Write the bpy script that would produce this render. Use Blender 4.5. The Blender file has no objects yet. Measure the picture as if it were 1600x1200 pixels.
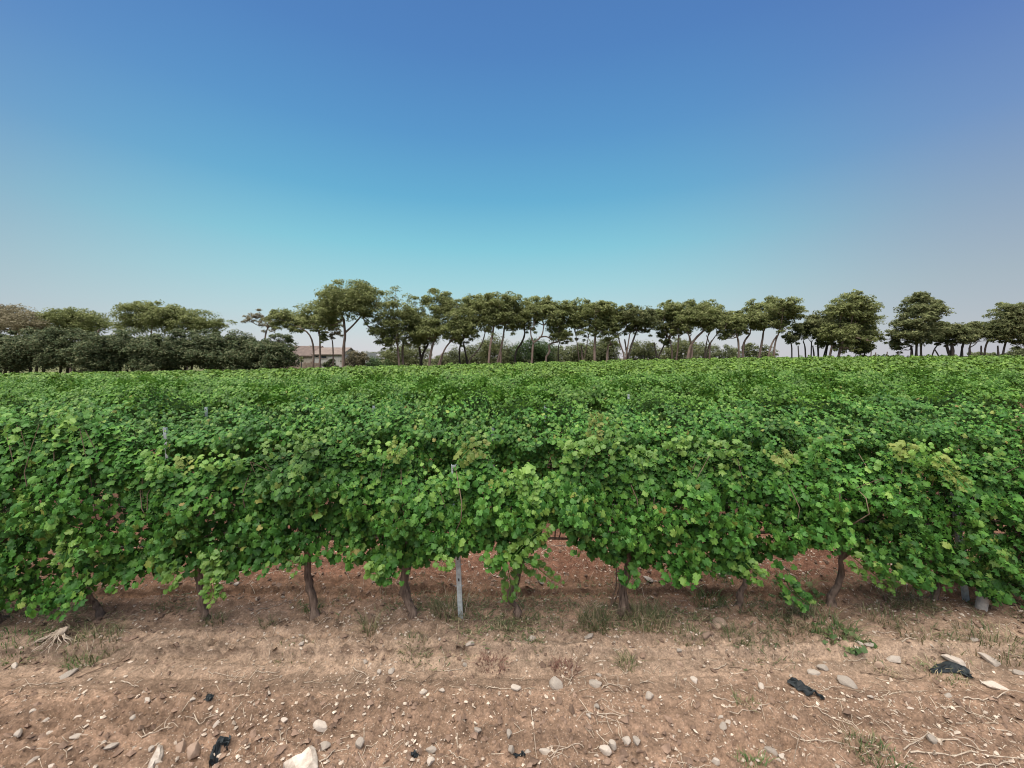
import bpy, math, random
import numpy as np
from mathutils import Matrix, Vector

S = bpy.context.scene
COL = S.collection
R = math.radians
rng = np.random.default_rng(11)
random.seed(5)

# ------------------------------------------------------------------ camera
F = 620.0                      # focal length in photograph pixels (1600 wide)
CAM_H = 2.4
PITCH = math.atan(40 / F)
cam_d = bpy.data.cameras.new('camera')
cam_d.sensor_width = 36
cam_d.lens = 36 * F / 1600
cam_d.clip_start = 0.05
cam_d.clip_end = 5000
cam = bpy.data.objects.new('camera', cam_d)
COL.objects.link(cam)
cam.location = (0, 0, CAM_H)
cam.rotation_euler = (R(90) - PITCH, 0, 0)
S.camera = cam

# ------------------------------------------------------------------ sky, sun, exposure
def lin(c):
    return tuple(((v / 255) / 12.92 if v / 255 <= 0.04045 else ((v / 255 + 0.055) / 1.055) ** 2.4) for v in c) + (1.0,)

SUN_EL, SUN_AZ = R(74), R(212)          # azimuth clockwise from +Y: high, behind the camera and to the left
W = bpy.data.worlds.new('World')
S.world = W
W.use_nodes = True
nt = W.node_tree
nt.nodes.clear()
n_out = nt.nodes.new('ShaderNodeOutputWorld')
n_bg = nt.nodes.new('ShaderNodeBackground')
n_sky = nt.nodes.new('ShaderNodeTexSky')
n_sky.sky_type = 'NISHITA'
n_sky.sun_disc = False
n_sky.sun_elevation = SUN_EL
n_sky.sun_rotation = SUN_AZ
n_sky.air_density = 1.0
n_sky.dust_density = 0.6
n_sky.ozone_density = 2.0
n_nk = nt.nodes.new('ShaderNodeVectorMath'); n_nk.operation = 'SCALE'; n_nk.inputs['Scale'].default_value = 0.10
nt.links.new(n_sky.outputs[0], n_nk.inputs[0])
n_tc = nt.nodes.new('ShaderNodeTexCoord')
n_sep = nt.nodes.new('ShaderNodeSeparateXYZ')
nt.links.new(n_tc.outputs['Generated'], n_sep.inputs[0])
n_asin = nt.nodes.new('ShaderNodeMath'); n_asin.operation = 'ARCSINE'
nt.links.new(n_sep.outputs['Z'], n_asin.inputs[0])
n_el = nt.nodes.new('ShaderNodeMapRange')
n_el.inputs['From Min'].default_value = 0
n_el.inputs['From Max'].default_value = math.pi / 2
nt.links.new(n_asin.outputs[0], n_el.inputs['Value'])
def ramp_node(tree, stops):
    r = tree.nodes.new('ShaderNodeValToRGB')
    e = r.color_ramp.elements
    while len(e) > 1:
        e.remove(e[-1])
    e[0].position = stops[0][0]; e[0].color = stops[0][1]
    for p, c in stops[1:]:
        k = e.new(p); k.color = c
    return r
n_front = ramp_node(nt, [(e / 90, lin(c)) for e, c in [
    (0, (212, 208, 215)), (2.5, (206, 212, 216)), (6, (188, 216, 220)), (10, (165, 214, 221)), (15, (134, 204, 220)),
    (21, (103, 178, 213)), (28, (89, 154, 205)), (36, (80, 133, 194)), (46, (74, 117, 182)), (90, (58, 92, 160))]])
n_side = ramp_node(nt, [(e / 90, lin(c)) for e, c in [
    (0, (190, 189, 199)), (3, (181, 187, 195)), (8, (166, 181, 191)), (15, (142, 166, 192)), (22, (114, 148, 196)),
    (30, (93, 128, 190)), (40, (76, 108, 178)), (90, (52, 86, 158))]])
nt.links.new(n_el.outputs[0], n_front.inputs[0])
nt.links.new(n_el.outputs[0], n_side.inputs[0])
# the twilight glow: clear blue-green sky around one azimuth, greyer lilac haze away from it
n_dot = nt.nodes.new('ShaderNodeVectorMath'); n_dot.operation = 'DOT_PRODUCT'
ga = R(-7)
n_dot.inputs[1].default_value = (math.sin(ga), math.cos(ga), 0)
n_hor = nt.nodes.new('ShaderNodeCombineXYZ')
nt.links.new(n_sep.outputs['X'], n_hor.inputs['X'])
nt.links.new(n_sep.outputs['Y'], n_hor.inputs['Y'])
n_norm = nt.nodes.new('ShaderNodeVectorMath'); n_norm.operation = 'NORMALIZE'
nt.links.new(n_hor.outputs[0], n_norm.inputs[0])
nt.links.new(n_norm.outputs[0], n_dot.inputs[0])
n_glow = nt.nodes.new('ShaderNodeMapRange'); n_glow.interpolation_type = 'SMOOTHSTEP'
n_glow.inputs['From Min'].default_value = math.cos(R(60))
n_glow.inputs['From Max'].default_value = math.cos(R(4))
nt.links.new(n_dot.outputs['Value'], n_glow.inputs['Value'])
n_mix = nt.nodes.new('ShaderNodeMix'); n_mix.data_type = 'RGBA'
nt.links.new(n_glow.outputs[0], n_mix.inputs['Factor'])
nt.links.new(n_side.outputs[0], n_mix.inputs['A'])
nt.links.new(n_front.outputs[0], n_mix.inputs['B'])
n_mix2 = nt.nodes.new('ShaderNodeMix'); n_mix2.data_type = 'RGBA'
n_mix2.inputs['Factor'].default_value = 0.12
nt.links.new(n_mix.outputs['Result'], n_mix2.inputs['A'])
nt.links.new(n_nk.outputs[0], n_mix2.inputs['B'])
nt.links.new(n_mix2.outputs['Result'], n_bg.inputs['Color'])
n_bg.inputs['Strength'].default_value = 0.69
nt.links.new(n_bg.outputs[0], n_out.inputs[0])

sun_d = bpy.data.lights.new('sun', 'SUN')
sun_d.energy = 5.0
sun_d.angle = R(80)
sun_d.color = (1.0, 0.93, 0.82)
sun = bpy.data.objects.new('sun', sun_d)
COL.objects.link(sun)
sdir = Vector((math.sin(SUN_AZ) * math.cos(SUN_EL), math.cos(SUN_AZ) * math.cos(SUN_EL), math.sin(SUN_EL)))
sun.rotation_euler = sdir.to_track_quat('Z', 'Y').to_euler()
sun.location = (0, -5, 30)

vs = S.view_settings
S.display_settings.display_device = 'sRGB'
vs.view_transform = 'Standard'
vs.look = 'None'
vs.exposure = 0.58
vs.gamma = 1.0
vs.use_curve_mapping = False
S.cycles.max_bounces = 6
S.cycles.filter_width = 1.1
S.cycles.transparent_max_bounces = 8

# ------------------------------------------------------------------ helpers
def ray(px, py):
    p = PITCH
    u = (px - 800) / F
    v = (600 - py) / F
    d = np.array([u, math.cos(p) + v * math.sin(p), -math.sin(p) + v * math.cos(p)])
    return d

def at(px, py, D):
    """world point seen at photograph pixel (px, py) at distance D along the view's ground direction"""
    d = ray(px, py)
    d = d / d[1] * D
    return np.array([d[0], D, CAM_H + d[2]])

_lat = {}
def vnoise(x, y, seed=0):
    if seed not in _lat:
        _lat[seed] = np.random.default_rng(1000 + seed).random((256, 256)).astype(np.float64)
    L = _lat[seed]
    xi = np.floor(x).astype(np.int64); yi = np.floor(y).astype(np.int64)
    fx = x - xi; fy = y - yi
    fx = fx * fx * (3 - 2 * fx); fy = fy * fy * (3 - 2 * fy)
    x0 = xi & 255; x1 = (xi + 1) & 255; y0 = yi & 255; y1 = (yi + 1) & 255
    return (L[x0, y0] * (1 - fx) + L[x1, y0] * fx) * (1 - fy) + (L[x0, y1] * (1 - fx) + L[x1, y1] * fx) * fy - 0.5

def fbm(x, y, oct=4, seed=0):
    x = np.asarray(x, float); y = np.asarray(y, float)
    s = 0; a = 1.0
    for k in range(oct):
        s = s + a * vnoise(x * 2 ** k + 17.3 * k, y * 2 ** k + 9.1 * k, seed + k)
        a *= 0.5
    return s

def sstep(a, b, x):
    t = np.clip((np.asarray(x, float) - a) / (b - a), 0, 1)
    return t * t * (3 - 2 * t)

_TX = np.array([-130, -71, -35, -18, 0, 18, 35, 53, 71, 130.0])
_TZ = np.array([-1.8, -1.25, -.63, -.09, .35, .79, 1.15, 1.32, 1.34, 1.34])
def ground_z(x, y, detail=True):
    x = np.asarray(x, float); y = np.asarray(y, float)
    ramp = np.clip((y - 7) / 48, 0, 1)
    z = np.interp(x, _TX, _TZ) * ramp
    # banks left by the plough along the front rows
    w = 0.06 * fbm(x * 1.3, y * 0 + 3.1, 3, 40)
    z = z + 0.06 * sstep(3.05, 3.09, y + w) + 0.055 * sstep(3.80, 3.835, y + 1.2 * w) - 0.07 * sstep(4.6, 5.2, y + w) + 0.05 * sstep(5.3, 5.6, y) - 0.04 * sstep(6.2, 7.0, y)
    gate = sstep(-.15, .25, fbm(x * .9, y * 0 + 8.8, 2, 44))
    z = z - 0.022 * gate * np.exp(-((y + w - 3.04) / .024) ** 2) - 0.022 * sstep(-.2, .2, fbm(x * .8 + 5, y * 0 + 2.2, 2, 47)) * np.exp(-((y + 1.2 * w - 3.785) / .028) ** 2)
    z = z + 0.02 * np.exp(-((y - 2.62) / 0.10) ** 2) - 0.015 * np.exp(-((y - 2.85) / 0.15) ** 2)
    if detail:
        near = 1 - sstep(9, 16, y)
        rough = 1 - 0.72 * np.exp(-((y - 2.85) / 0.2) ** 4)
        lump = fbm(x * 5.5, y * 6.5, 3, 3)
        clod = np.abs(fbm(x * 15, y * 15, 3, 9)) * 2
        fine = fbm(x * 38, y * 38, 2, 21)
        z = z + near * 0.032 * fbm(x * .9, y * 15, 3, 180)      # streaks dragged along the row by the tractor
        z = z + near * rough * (0.042 * lump + 0.046 * (0.5 - clod) * (0.5 + sstep(-0.2, 0.4, fbm(x * 1.1, y * 1.1, 2, 60))) + 0.010 * fine)
        z = z + 0.02 * fbm(x * 0.8, y * 0.8, 2, 33) * near
    return z

def gpix(px, py):
    """ground point under photograph pixel"""
    d = ray(px, py)
    o = np.array([0, 0, CAM_H])
    t = CAM_H / -d[2]
    for _ in range(6):
        p = o + d * t
        z = float(ground_z(p[0], p[1], True))
        t = (CAM_H - z) / -d[2]
    p = o + d * t
    return np.array([p[0], p[1], float(ground_z(p[0], p[1]))])

class MB:
    def __init__(self):
        self.v = []; self.f = []; self.m = []; self.s = []; self.n = 0
    def add(self, v, f, mat=0, smooth=True):
        v = np.asarray(v, float).reshape(-1, 3)
        f = np.asarray(f, np.int64)
        if len(f) == 0:
            return
        self.v.append(v); self.f.append(f + self.n)
        self.m.append(np.full(len(f), mat)); self.s.append(np.full(len(f), smooth))
        self.n += len(v)
    def mesh(self, name, mats):
        me = bpy.data.meshes.new(name)
        V = np.concatenate(self.v)
        me.vertices.add(len(V)); me.vertices.foreach_set('co', V.astype(np.float32).ravel())
        loops = np.concatenate([f.ravel() for f in self.f])
        tot = np.concatenate([np.full(len(f), f.shape[1]) for f in self.f])
        me.loops.add(len(loops)); me.loops.foreach_set('vertex_index', loops.astype(np.int32))
        me.polygons.add(len(tot))
        st = np.concatenate([[0], np.cumsum(tot)[:-1]])
        me.polygons.foreach_set('loop_start', st.astype(np.int32))
        me.polygons.foreach_set('loop_total', tot.astype(np.int32))
        if not isinstance(mats, (list, tuple)):
            mats = [mats]
        for m in mats:
            me.materials.append(m)
        me.polygons.foreach_set('material_index', np.concatenate(self.m).astype(np.int32))
        me.polygons.foreach_set('use_smooth', np.concatenate(self.s).astype(bool))
        me.update(calc_edges=True)
        me.validate()
        return me
    def build(self, name, mats, parent=None, loc=None):
        return obj(name, self.mesh(name, mats), parent, loc)

def obj(name, me, parent=None, loc=None):
    o = bpy.data.objects.new(name, me)
    COL.objects.link(o)
    if loc is not None:
        o.location = loc
    if parent is not None:
        o.parent = parent
    return o

def tag(o, label=None, cat=None, group=None, kind=None):
    if label: o['label'] = label
    if cat: o['category'] = cat
    if group: o['group'] = group
    if kind: o['kind'] = kind
    return o

def empty(name, loc):
    o = bpy.data.objects.new(name, None)
    o.empty_display_size = 0.1
    COL.objects.link(o)
    o.location = tuple(loc)
    return o

def tube(pts, radii, sides=7, cap=True, wob=0.0, g=None):
    pts = np.asarray(pts, float)
    radii = np.broadcast_to(np.asarray(radii, float), (len(pts),))
    n = len(pts)
    tan = np.gradient(pts, axis=0)
    tan /= np.linalg.norm(tan, axis=1)[:, None] + 1e-9
    up = np.array([0, 0, 1.0]) if abs(tan[0][2]) < 0.9 else np.array([1.0, 0, 0])
    V = []
    a = np.linspace(0, 2 * math.pi, sides, endpoint=False)
    b1 = None
    for i in range(n):
        t = tan[i]
        if b1 is None:
            b1 = np.cross(t, up)
        b1 = b1 - t * np.dot(b1, t)
        b1 /= np.linalg.norm(b1) + 1e-9
        b2 = np.cross(t, b1)
        rr = radii[i] * np.ones(sides)
        if wob and g is not None:
            rr = rr * (1 + wob * (g.random(sides) - 0.5) * 2)
        V.append(pts[i] + (np.cos(a) * rr)[:, None] * b1 + (np.sin(a) * rr)[:, None] * b2)
    V = np.concatenate(V)
    Fq = []
    for i in range(n - 1):
        for j in range(sides):
            k = (j + 1) % sides
            Fq.append((i * sides + j, i * sides + k, (i + 1) * sides + k, (i + 1) * sides + j))
    return V, np.array(Fq)

def add_tube(mb, pts, radii, sides=7, mat=0, wob=0.0, g=None, cap=True):
    V, Fq = tube(pts, radii, sides, wob=wob, g=g)
    mb.add(V, Fq, mat)
    if cap:
        pts = np.asarray(pts, float)
        n = len(pts)
        for base, c in ((0, pts[0]), ((n - 1) * sides, pts[-1])):
            ring = V[base:base + sides]
            vv = np.vstack([ring, c[None]])
            ff = [(j, (j + 1) % sides, sides) for j in range(sides)]
            mb.add(vv, ff, mat)

def smooth_path(P, n):
    P = np.asarray(P, float)
    if len(P) < 3:
        t = np.linspace(0, 1, n)[:, None]
        return P[0] * (1 - t) + P[-1] * t
    # Catmull-Rom
    Q = np.vstack([2 * P[0] - P[1], P, 2 * P[-1] - P[-2]])
    out = []
    seg = len(P) - 1
    for s in np.linspace(0, seg - 1e-6, n):
        i = int(s); t = s - i
        a, b, c, d = Q[i], Q[i + 1], Q[i + 2], Q[i + 3]
        out.append(0.5 * ((2 * b) + (-a + c) * t + (2 * a - 5 * b + 4 * c - d) * t * t + (-a + 3 * b - 3 * c + d) * t ** 3))
    return np.array(out)

def box_vf(cx, cy, cz, sx, sy, sz):
    x = [cx - sx / 2, cx + sx / 2]; y = [cy - sy / 2, cy + sy / 2]; z = [cz - sz / 2, cz + sz / 2]
    V = [(a, b, c) for a in x for b in y for c in z]
    Fq = [(0, 1, 3, 2), (4, 6, 7, 5), (0, 4, 5, 1), (2, 3, 7, 6), (0, 2, 6, 4), (1, 5, 7, 3)]
    return V, Fq

# ------------------------------------------------------------------ materials
def new_mat(name):
    m = bpy.data.materials.new(name)
    m.use_nodes = True
    t = m.node_tree
    b = t.nodes['Principled BSDF']
    return m, t, b

def rand_node(t):
    """one random number for each leaf: per island in a joined mesh, per object for a leaf of its own"""
    g = t.nodes.new('ShaderNodeNewGeometry')
    oi = t.nodes.new('ShaderNodeObjectInfo')
    a = t.nodes.new('ShaderNodeMath'); a.operation = 'ADD'
    t.links.new(g.outputs['Random Per Island'], a.inputs[0])
    t.links.new(oi.outputs['Random'], a.inputs[1])
    f = t.nodes.new('ShaderNodeMath'); f.operation = 'FRACT'
    t.links.new(a.outputs[0], f.inputs[0])
    return f, g

def leaf_mat(name, stops, back=None, transl=0.3, rough=0.5, spec=0.35, vein=False):
    m, t, b = new_mat(name)
    f, g = rand_node(t)
    r = ramp_node(t, [(p, c + (1,)) for p, c in stops])
    t.links.new(f.outputs[0], r.inputs[0])
    col = r.outputs[0]
    # patchiness over the canopy
    tc = t.nodes.new('ShaderNodeNewGeometry')
    no = t.nodes.new('ShaderNodeTexNoise'); no.inputs['Scale'].default_value = 1.1; no.inputs['Detail'].default_value = 2
    t.links.new(tc.outputs['Position'], no.inputs['Vector'])
    mr = t.nodes.new('ShaderNodeMapRange'); mr.inputs['To Min'].default_value = 0.72; mr.inputs['To Max'].default_value = 1.3
    mr.inputs['From Min'].default_value = 0.3; mr.inputs['From Max'].default_value = 0.7
    t.links.new(no.outputs['Fac'], mr.inputs['Value'])
    mu = t.nodes.new('ShaderNodeVectorMath'); mu.operation = 'SCALE'
    t.links.new(col, mu.inputs[0]); t.links.new(mr.outputs[0], mu.inputs['Scale'])
    col = mu.outputs[0]
    if back:
        mx = t.nodes.new('ShaderNodeMix'); mx.data_type = 'RGBA'
        t.links.new(g.outputs['Backfacing'], mx.inputs['Factor'])
        t.links.new(col, mx.inputs['A'])
        mx.inputs['B'].default_value = back + (1,)
        col = mx.outputs['Result']
    t.links.new(col, b.inputs['Base Color'])
    b.inputs['Roughness'].default_value = rough
    b.inputs['Specular IOR Level'].default_value = spec
    tr = t.nodes.new('ShaderNodeBsdfTranslucent')
    t.links.new(col, tr.inputs['Color'])
    ms = t.nodes.new('ShaderNodeMixShader'); ms.inputs[0].default_value = transl
    out = t.nodes['Material Output']
    t.links.new(b.outputs[0], ms.inputs[1]); t.links.new(tr.outputs[0], ms.inputs[2])
    t.links.new(ms.outputs[0], out.inputs['Surface'])
    return m

M = {}
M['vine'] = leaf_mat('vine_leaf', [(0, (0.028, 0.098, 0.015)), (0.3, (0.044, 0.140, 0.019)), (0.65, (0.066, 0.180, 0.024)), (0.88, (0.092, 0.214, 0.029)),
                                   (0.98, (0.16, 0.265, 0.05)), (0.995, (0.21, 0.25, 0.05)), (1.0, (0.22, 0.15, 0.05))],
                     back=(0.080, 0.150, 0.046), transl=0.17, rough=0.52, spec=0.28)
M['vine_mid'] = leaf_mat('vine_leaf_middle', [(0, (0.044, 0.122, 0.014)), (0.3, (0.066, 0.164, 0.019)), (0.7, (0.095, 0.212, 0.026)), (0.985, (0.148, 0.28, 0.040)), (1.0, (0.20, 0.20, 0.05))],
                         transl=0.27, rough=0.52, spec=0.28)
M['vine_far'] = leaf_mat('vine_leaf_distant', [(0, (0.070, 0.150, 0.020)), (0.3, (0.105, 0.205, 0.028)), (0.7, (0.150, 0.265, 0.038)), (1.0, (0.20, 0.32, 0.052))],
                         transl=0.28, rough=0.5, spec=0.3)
M['young'] = leaf_mat('young_vine_leaf', [(0, (0.10, 0.220, 0.036)), (0.5, (0.15, 0.290, 0.046)), (1.0, (0.21, 0.345, 0.065))], transl=0.35, rough=0.42, spec=0.4)
M['yellow'] = leaf_mat('yellowing_vine_leaf', [(0, (0.13, 0.21, 0.04)), (0.5, (0.19, 0.25, 0.05)), (1.0, (0.24, 0.27, 0.07))], transl=0.35, rough=0.5)
M['pine'] = leaf_mat('pine_needles', [(0, (0.145, 0.178, 0.060)), (0.5, (0.215, 0.245, 0.090)), (1.0, (0.31, 0.325, 0.145))], transl=0.38, rough=0.7, spec=0.15)
M['pine_dry'] = leaf_mat('brownish_pine_needles', [(0, (0.17, 0.155, 0.085)), (0.5, (0.24, 0.215, 0.13)), (1.0, (0.33, 0.29, 0.20))], transl=0.35, rough=0.7, spec=0.15)
M['pine_dark'] = leaf_mat('dark_pine_needles', [(0, (0.10, 0.125, 0.050)), (0.5, (0.155, 0.178, 0.072)), (1.0, (0.25, 0.255, 0.12))], transl=0.32, rough=0.7, spec=0.15)
M['oak'] = leaf_mat('evergreen_oak_leaves', [(0, (0.050, 0.080, 0.034)), (0.5, (0.088, 0.116, 0.048)), (1.0, (0.19, 0.195, 0.10))], transl=0.18, rough=0.65, spec=0.2)
M['bush'] = leaf_mat('shrub_leaves', [(0, (0.085, 0.105, 0.046)), (0.5, (0.13, 0.152, 0.066)), (1.0, (0.19, 0.205, 0.10))], transl=0.25, rough=0.7, spec=0.15)
M['bush_green'] = leaf_mat('fresh_shrub_leaves', [(0, (0.055, 0.100, 0.038)), (1.0, (0.11, 0.165, 0.060))], transl=0.25, rough=0.7, spec=0.15)
M['weed'] = leaf_mat('weed_blades', [(0, (0.070, 0.100, 0.034)), (0.4, (0.115, 0.130, 0.052)), (0.65, (0.19, 0.165, 0.085)), (1.0, (0.36, 0.29, 0.18))], transl=0.2, rough=0.6)
M['weed_green'] = leaf_mat('green_weed_blades', [(0, (0.045, 0.095, 0.026)), (0.6, (0.085, 0.140, 0.040)), (1.0, (0.17, 0.19, 0.075))], transl=0.2, rough=0.6)
M['weed_red'] = leaf_mat('dried_red_weed', [(0, (0.11, 0.052, 0.04)), (0.5, (0.17, 0.085, 0.062)), (1.0, (0.24, 0.14, 0.10))], transl=0.1, rough=0.7)

def bark_mat(name, dark, light, scale=14):
    m, t, b = new_mat(name)
    tc = t.nodes.new('ShaderNodeTexCoord')
    mp = t.nodes.new('ShaderNodeMapping'); mp.inputs['Scale'].default_value = (1, 1, 0.18)
    t.links.new(tc.outputs['Object'], mp.inputs[0])
    n = t.nodes.new('ShaderNodeTexNoise'); n.inputs['Scale'].default_value = scale; n.inputs['Detail'].default_value = 6
    t.links.new(mp.outputs[0], n.inputs['Vector'])
    r = ramp_node(t, [(0.3, dark + (1,)), (0.7, light + (1,))])
    t.links.new(n.outputs['Fac'], r.inputs[0]); t.links.new(r.outputs[0], b.inputs['Base Color'])
    bp = t.nodes.new('ShaderNodeBump'); bp.inputs['Strength'].default_value = 0.9; bp.inputs['Distance'].default_value = 0.02
    t.links.new(n.outputs['Fac'], bp.inputs['Height']); t.links.new(bp.outputs[0], b.inputs['Normal'])
    b.inputs['Roughness'].default_value = 0.9
    b.inputs['Specular IOR Level'].default_value = 0.15
    return m
M['vine_bark'] = bark_mat('vine_bark', (0.075, 0.052, 0.040), (0.26, 0.19, 0.145), 45)
M['pine_bark'] = bark_mat('pine_bark', (0.15, 0.105, 0.082), (0.33, 0.245, 0.20), 5)
M['dark_bark'] = bark_mat('dark_bark', (0.055, 0.045, 0.038), (0.13, 0.105, 0.085), 5)
M['twig'] = bark_mat('dry_twig', (0.27, 0.21, 0.155), (0.52, 0.44, 0.35), 30)
M['straw'] = bark_mat('dry_straw', (0.36, 0.29, 0.21), (0.66, 0.57, 0.45), 30)
M['brown_twig'] = bark_mat('brown_twig', (0.13, 0.09, 0.062), (0.27, 0.195, 0.14), 30)

def plain(name, col, rough=0.7, metal=0.0, var=0.15, scale=8, bump=0.0, spec=0.3):
    m, t, b = new_mat(name)
    tc = t.nodes.new('ShaderNodeTexCoord')
    n = t.nodes.new('ShaderNodeTexNoise'); n.inputs['Scale'].default_value = scale; n.inputs['Detail'].default_value = 5
    t.links.new(tc.outputs['Object'], n.inputs['Vector'])
    lo = tuple(c * (1 - var) for c in col) + (1,); hi = tuple(min(1, c * (1 + var)) for c in col) + (1,)
    r = ramp_node(t, [(0.3, lo), (0.7, hi)])
    t.links.new(n.outputs['Fac'], r.inputs[0]); t.links.new(r.outputs[0], b.inputs['Base Color'])
    b.inputs['Roughness'].default_value = rough
    b.inputs['Metallic'].default_value = metal
    b.inputs['Specular IOR Level'].default_value = spec
    if bump:
        bp = t.nodes.new('ShaderNodeBump'); bp.inputs['Strength'].default_value = bump; bp.inputs['Distance'].default_value = 0.02
        t.links.new(n.outputs['Fac'], bp.inputs['Height']); t.links.new(bp.outputs[0], b.inputs['Normal'])
    return m
M['steel'] = plain('galvanised_steel', (0.50, 0.56, 0.57), 0.5, 0.35, 0.25, 25)
M['dark_hole'] = plain('slot_shade', (0.06, 0.05, 0.045), 0.9)  # dark tone stands for the shade inside the holes of the posts
M['wire'] = plain('trellis_wire', (0.35, 0.35, 0.34), 0.45, 0.6)
M['plastic'] = plain('black_plastic_sheet', (0.016, 0.021, 0.023), 0.6, 0, 0.4, 20, 0.4, 0.25)
M['plaster'] = plain('old_plaster', (0.40, 0.35, 0.29), 0.9, 0, 0.14, 0.9, 0.2)
M['plaster_pale'] = plain('pale_plaster', (0.44, 0.43, 0.40), 0.9, 0, 0.12, 0.8, 0.2)
M['stone_wall'] = plain('rubble_wall', (0.30, 0.235, 0.185), 0.95, 0, 0.35, 2.5, 0.8)
M['glass'] = plain('dark_window_pane', (0.03, 0.04, 0.05), 0.15, 0, 0.1, 2, 0, 0.5)
M['frame'] = plain('window_frame', (0.32, 0.29, 0.25), 0.7)
M['wood'] = plain('weathered_post', (0.20, 0.15, 0.12), 0.9, 0, 0.3, 12)
M['sign_dark'] = plain('dark_metal', (0.035, 0.04, 0.045), 0.6)
M['wrap'] = plain('grey_mesh_sleeve', (0.55, 0.50, 0.43), 0.85, 0, 0.2, 30, 0.5)

def tile_mat(name, c0, c1):
    m, t, b = new_mat(name)
    tc = t.nodes.new('ShaderNodeTexCoord')
    wv = t.nodes.new('ShaderNodeTexWave'); wv.inputs['Scale'].default_value = 1.1; wv.inputs['Distortion'].default_value = 0.6
    n = t.nodes.new('ShaderNodeTexNoise'); n.inputs['Scale'].default_value = 1.6; n.inputs['Detail'].default_value = 6
    t.links.new(tc.outputs['Object'], wv.inputs['Vector']); t.links.new(tc.outputs['Object'], n.inputs['Vector'])
    r = ramp_node(t, [(0.3, c0 + (1,)), (0.7, c1 + (1,))])
    t.links.new(n.outputs['Fac'], r.inputs[0]); t.links.new(r.outputs[0], b.inputs['Base Color'])
    bp = t.nodes.new('ShaderNodeBump'); bp.inputs['Strength'].default_value = 0.7; bp.inputs['Distance'].default_value = 0.08
    t.links.new(wv.outputs['Fac'], bp.inputs['Height']); t.links.new(bp.outputs[0], b.inputs['Normal'])
    b.inputs['Roughness'].default_value = 0.9
    return m
M['tile_red'] = tile_mat('terracotta_tiles', (0.105, 0.078, 0.066), (0.17, 0.126, 0.105))
M['tile_grey'] = tile_mat('greyed_tiles', (0.16, 0.125, 0.105), (0.24, 0.195, 0.16))

def stone_mat(name, lo, hi):
    m, t, b = new_mat(name)
    tc = t.nodes.new('ShaderNodeTexCoord')
    oi = t.nodes.new('ShaderNodeObjectInfo')
    n = t.nodes.new('ShaderNodeTexNoise'); n.inputs['Scale'].default_value = 22; n.inputs['Detail'].default_value = 8; n.inputs['Roughness'].default_value = 0.65
    ad = t.nodes.new('ShaderNodeVectorMath'); ad.operation = 'ADD'
    t.links.new(tc.outputs['Object'], ad.inputs[0]); t.links.new(oi.outputs['Random'], ad.inputs[1])
    t.links.new(ad.outputs[0], n.inputs['Vector'])
    r = ramp_node(t, [(0.28, lo + (1,)), (0.55, tuple((a + c) / 2 * 1.08 for a, c in zip(lo, hi)) + (1,)), (0.75, hi + (1,))])
    t.links.new(n.outputs['Fac'], r.inputs[0])
    g, gg = rand_node(t)
    mr = t.nodes.new('ShaderNodeMapRange'); mr.inputs['To Min'].default_value = 0.62; mr.inputs['To Max'].default_value = 1.12
    t.links.new(g.outputs[0], mr.inputs['Value'])
    mu = t.nodes.new('ShaderNodeVectorMath'); mu.operation = 'SCALE'
    t.links.new(r.outputs[0], mu.inputs[0]); t.links.new(mr.outputs[0], mu.inputs['Scale'])
    t.links.new(mu.outputs[0], b.inputs['Base Color'])
    bp = t.nodes.new('ShaderNodeBump'); bp.inputs['Strength'].default_value = 0.6; bp.inputs['Distance'].default_value = 0.01
    t.links.new(n.outputs['Fac'], bp.inputs['Height']); t.links.new(bp.outputs[0], b.inputs['Normal'])
    b.inputs['Roughness'].default_value = 0.88
    b.inputs['Specular IOR Level'].default_value = 0.2
    return m
M['stone'] = stone_mat('pale_limestone', (0.30, 0.24, 0.19), (0.64, 0.58, 0.50))
M['pebble'] = stone_mat('pebbles', (0.34, 0.265, 0.20), (0.70, 0.61, 0.50))
M['stone_brown'] = stone_mat('earthy_stone', (0.28, 0.19, 0.135), (0.44, 0.33, 0.25))
M['clod'] = stone_mat('soil_clods', (0.14, 0.092, 0.066), (0.29, 0.20, 0.145))

# soil
m, t, b = new_mat('dry_vineyard_soil')
tc = t.nodes.new('ShaderNodeNewGeometry')
sx = t.nodes.new('ShaderNodeSeparateXYZ'); t.links.new(tc.outputs['Position'], sx.inputs[0])
def tnoise(scale, detail=5, rough=0.6):
    n = t.nodes.new('ShaderNodeTexNoise'); n.inputs['Scale'].default_value = scale; n.inputs['Detail'].default_value = detail; n.inputs['Roughness'].default_value = rough
    t.links.new(tc.outputs['Position'], n.inputs['Vector'])
    return n
nA = tnoise(1.3, 4); nB = tnoise(14, 7, 0.7); nC = tnoise(70, 4, 0.7)
# across the rows: dry tan wheel track in front, redder tilled earth from the row on, its colour also darkened for inter-row shade
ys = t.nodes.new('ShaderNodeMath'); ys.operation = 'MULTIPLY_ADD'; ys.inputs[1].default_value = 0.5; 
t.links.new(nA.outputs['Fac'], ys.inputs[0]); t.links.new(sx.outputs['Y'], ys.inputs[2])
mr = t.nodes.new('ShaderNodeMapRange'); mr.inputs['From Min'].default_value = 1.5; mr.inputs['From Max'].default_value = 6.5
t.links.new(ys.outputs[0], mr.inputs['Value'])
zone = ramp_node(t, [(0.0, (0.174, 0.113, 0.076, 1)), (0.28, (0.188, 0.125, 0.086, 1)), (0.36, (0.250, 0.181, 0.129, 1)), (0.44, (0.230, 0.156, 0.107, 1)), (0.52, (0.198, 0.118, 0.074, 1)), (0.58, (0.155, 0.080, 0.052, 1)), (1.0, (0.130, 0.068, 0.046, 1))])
t.links.new(mr.outputs[0], zone.inputs[0])
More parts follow.
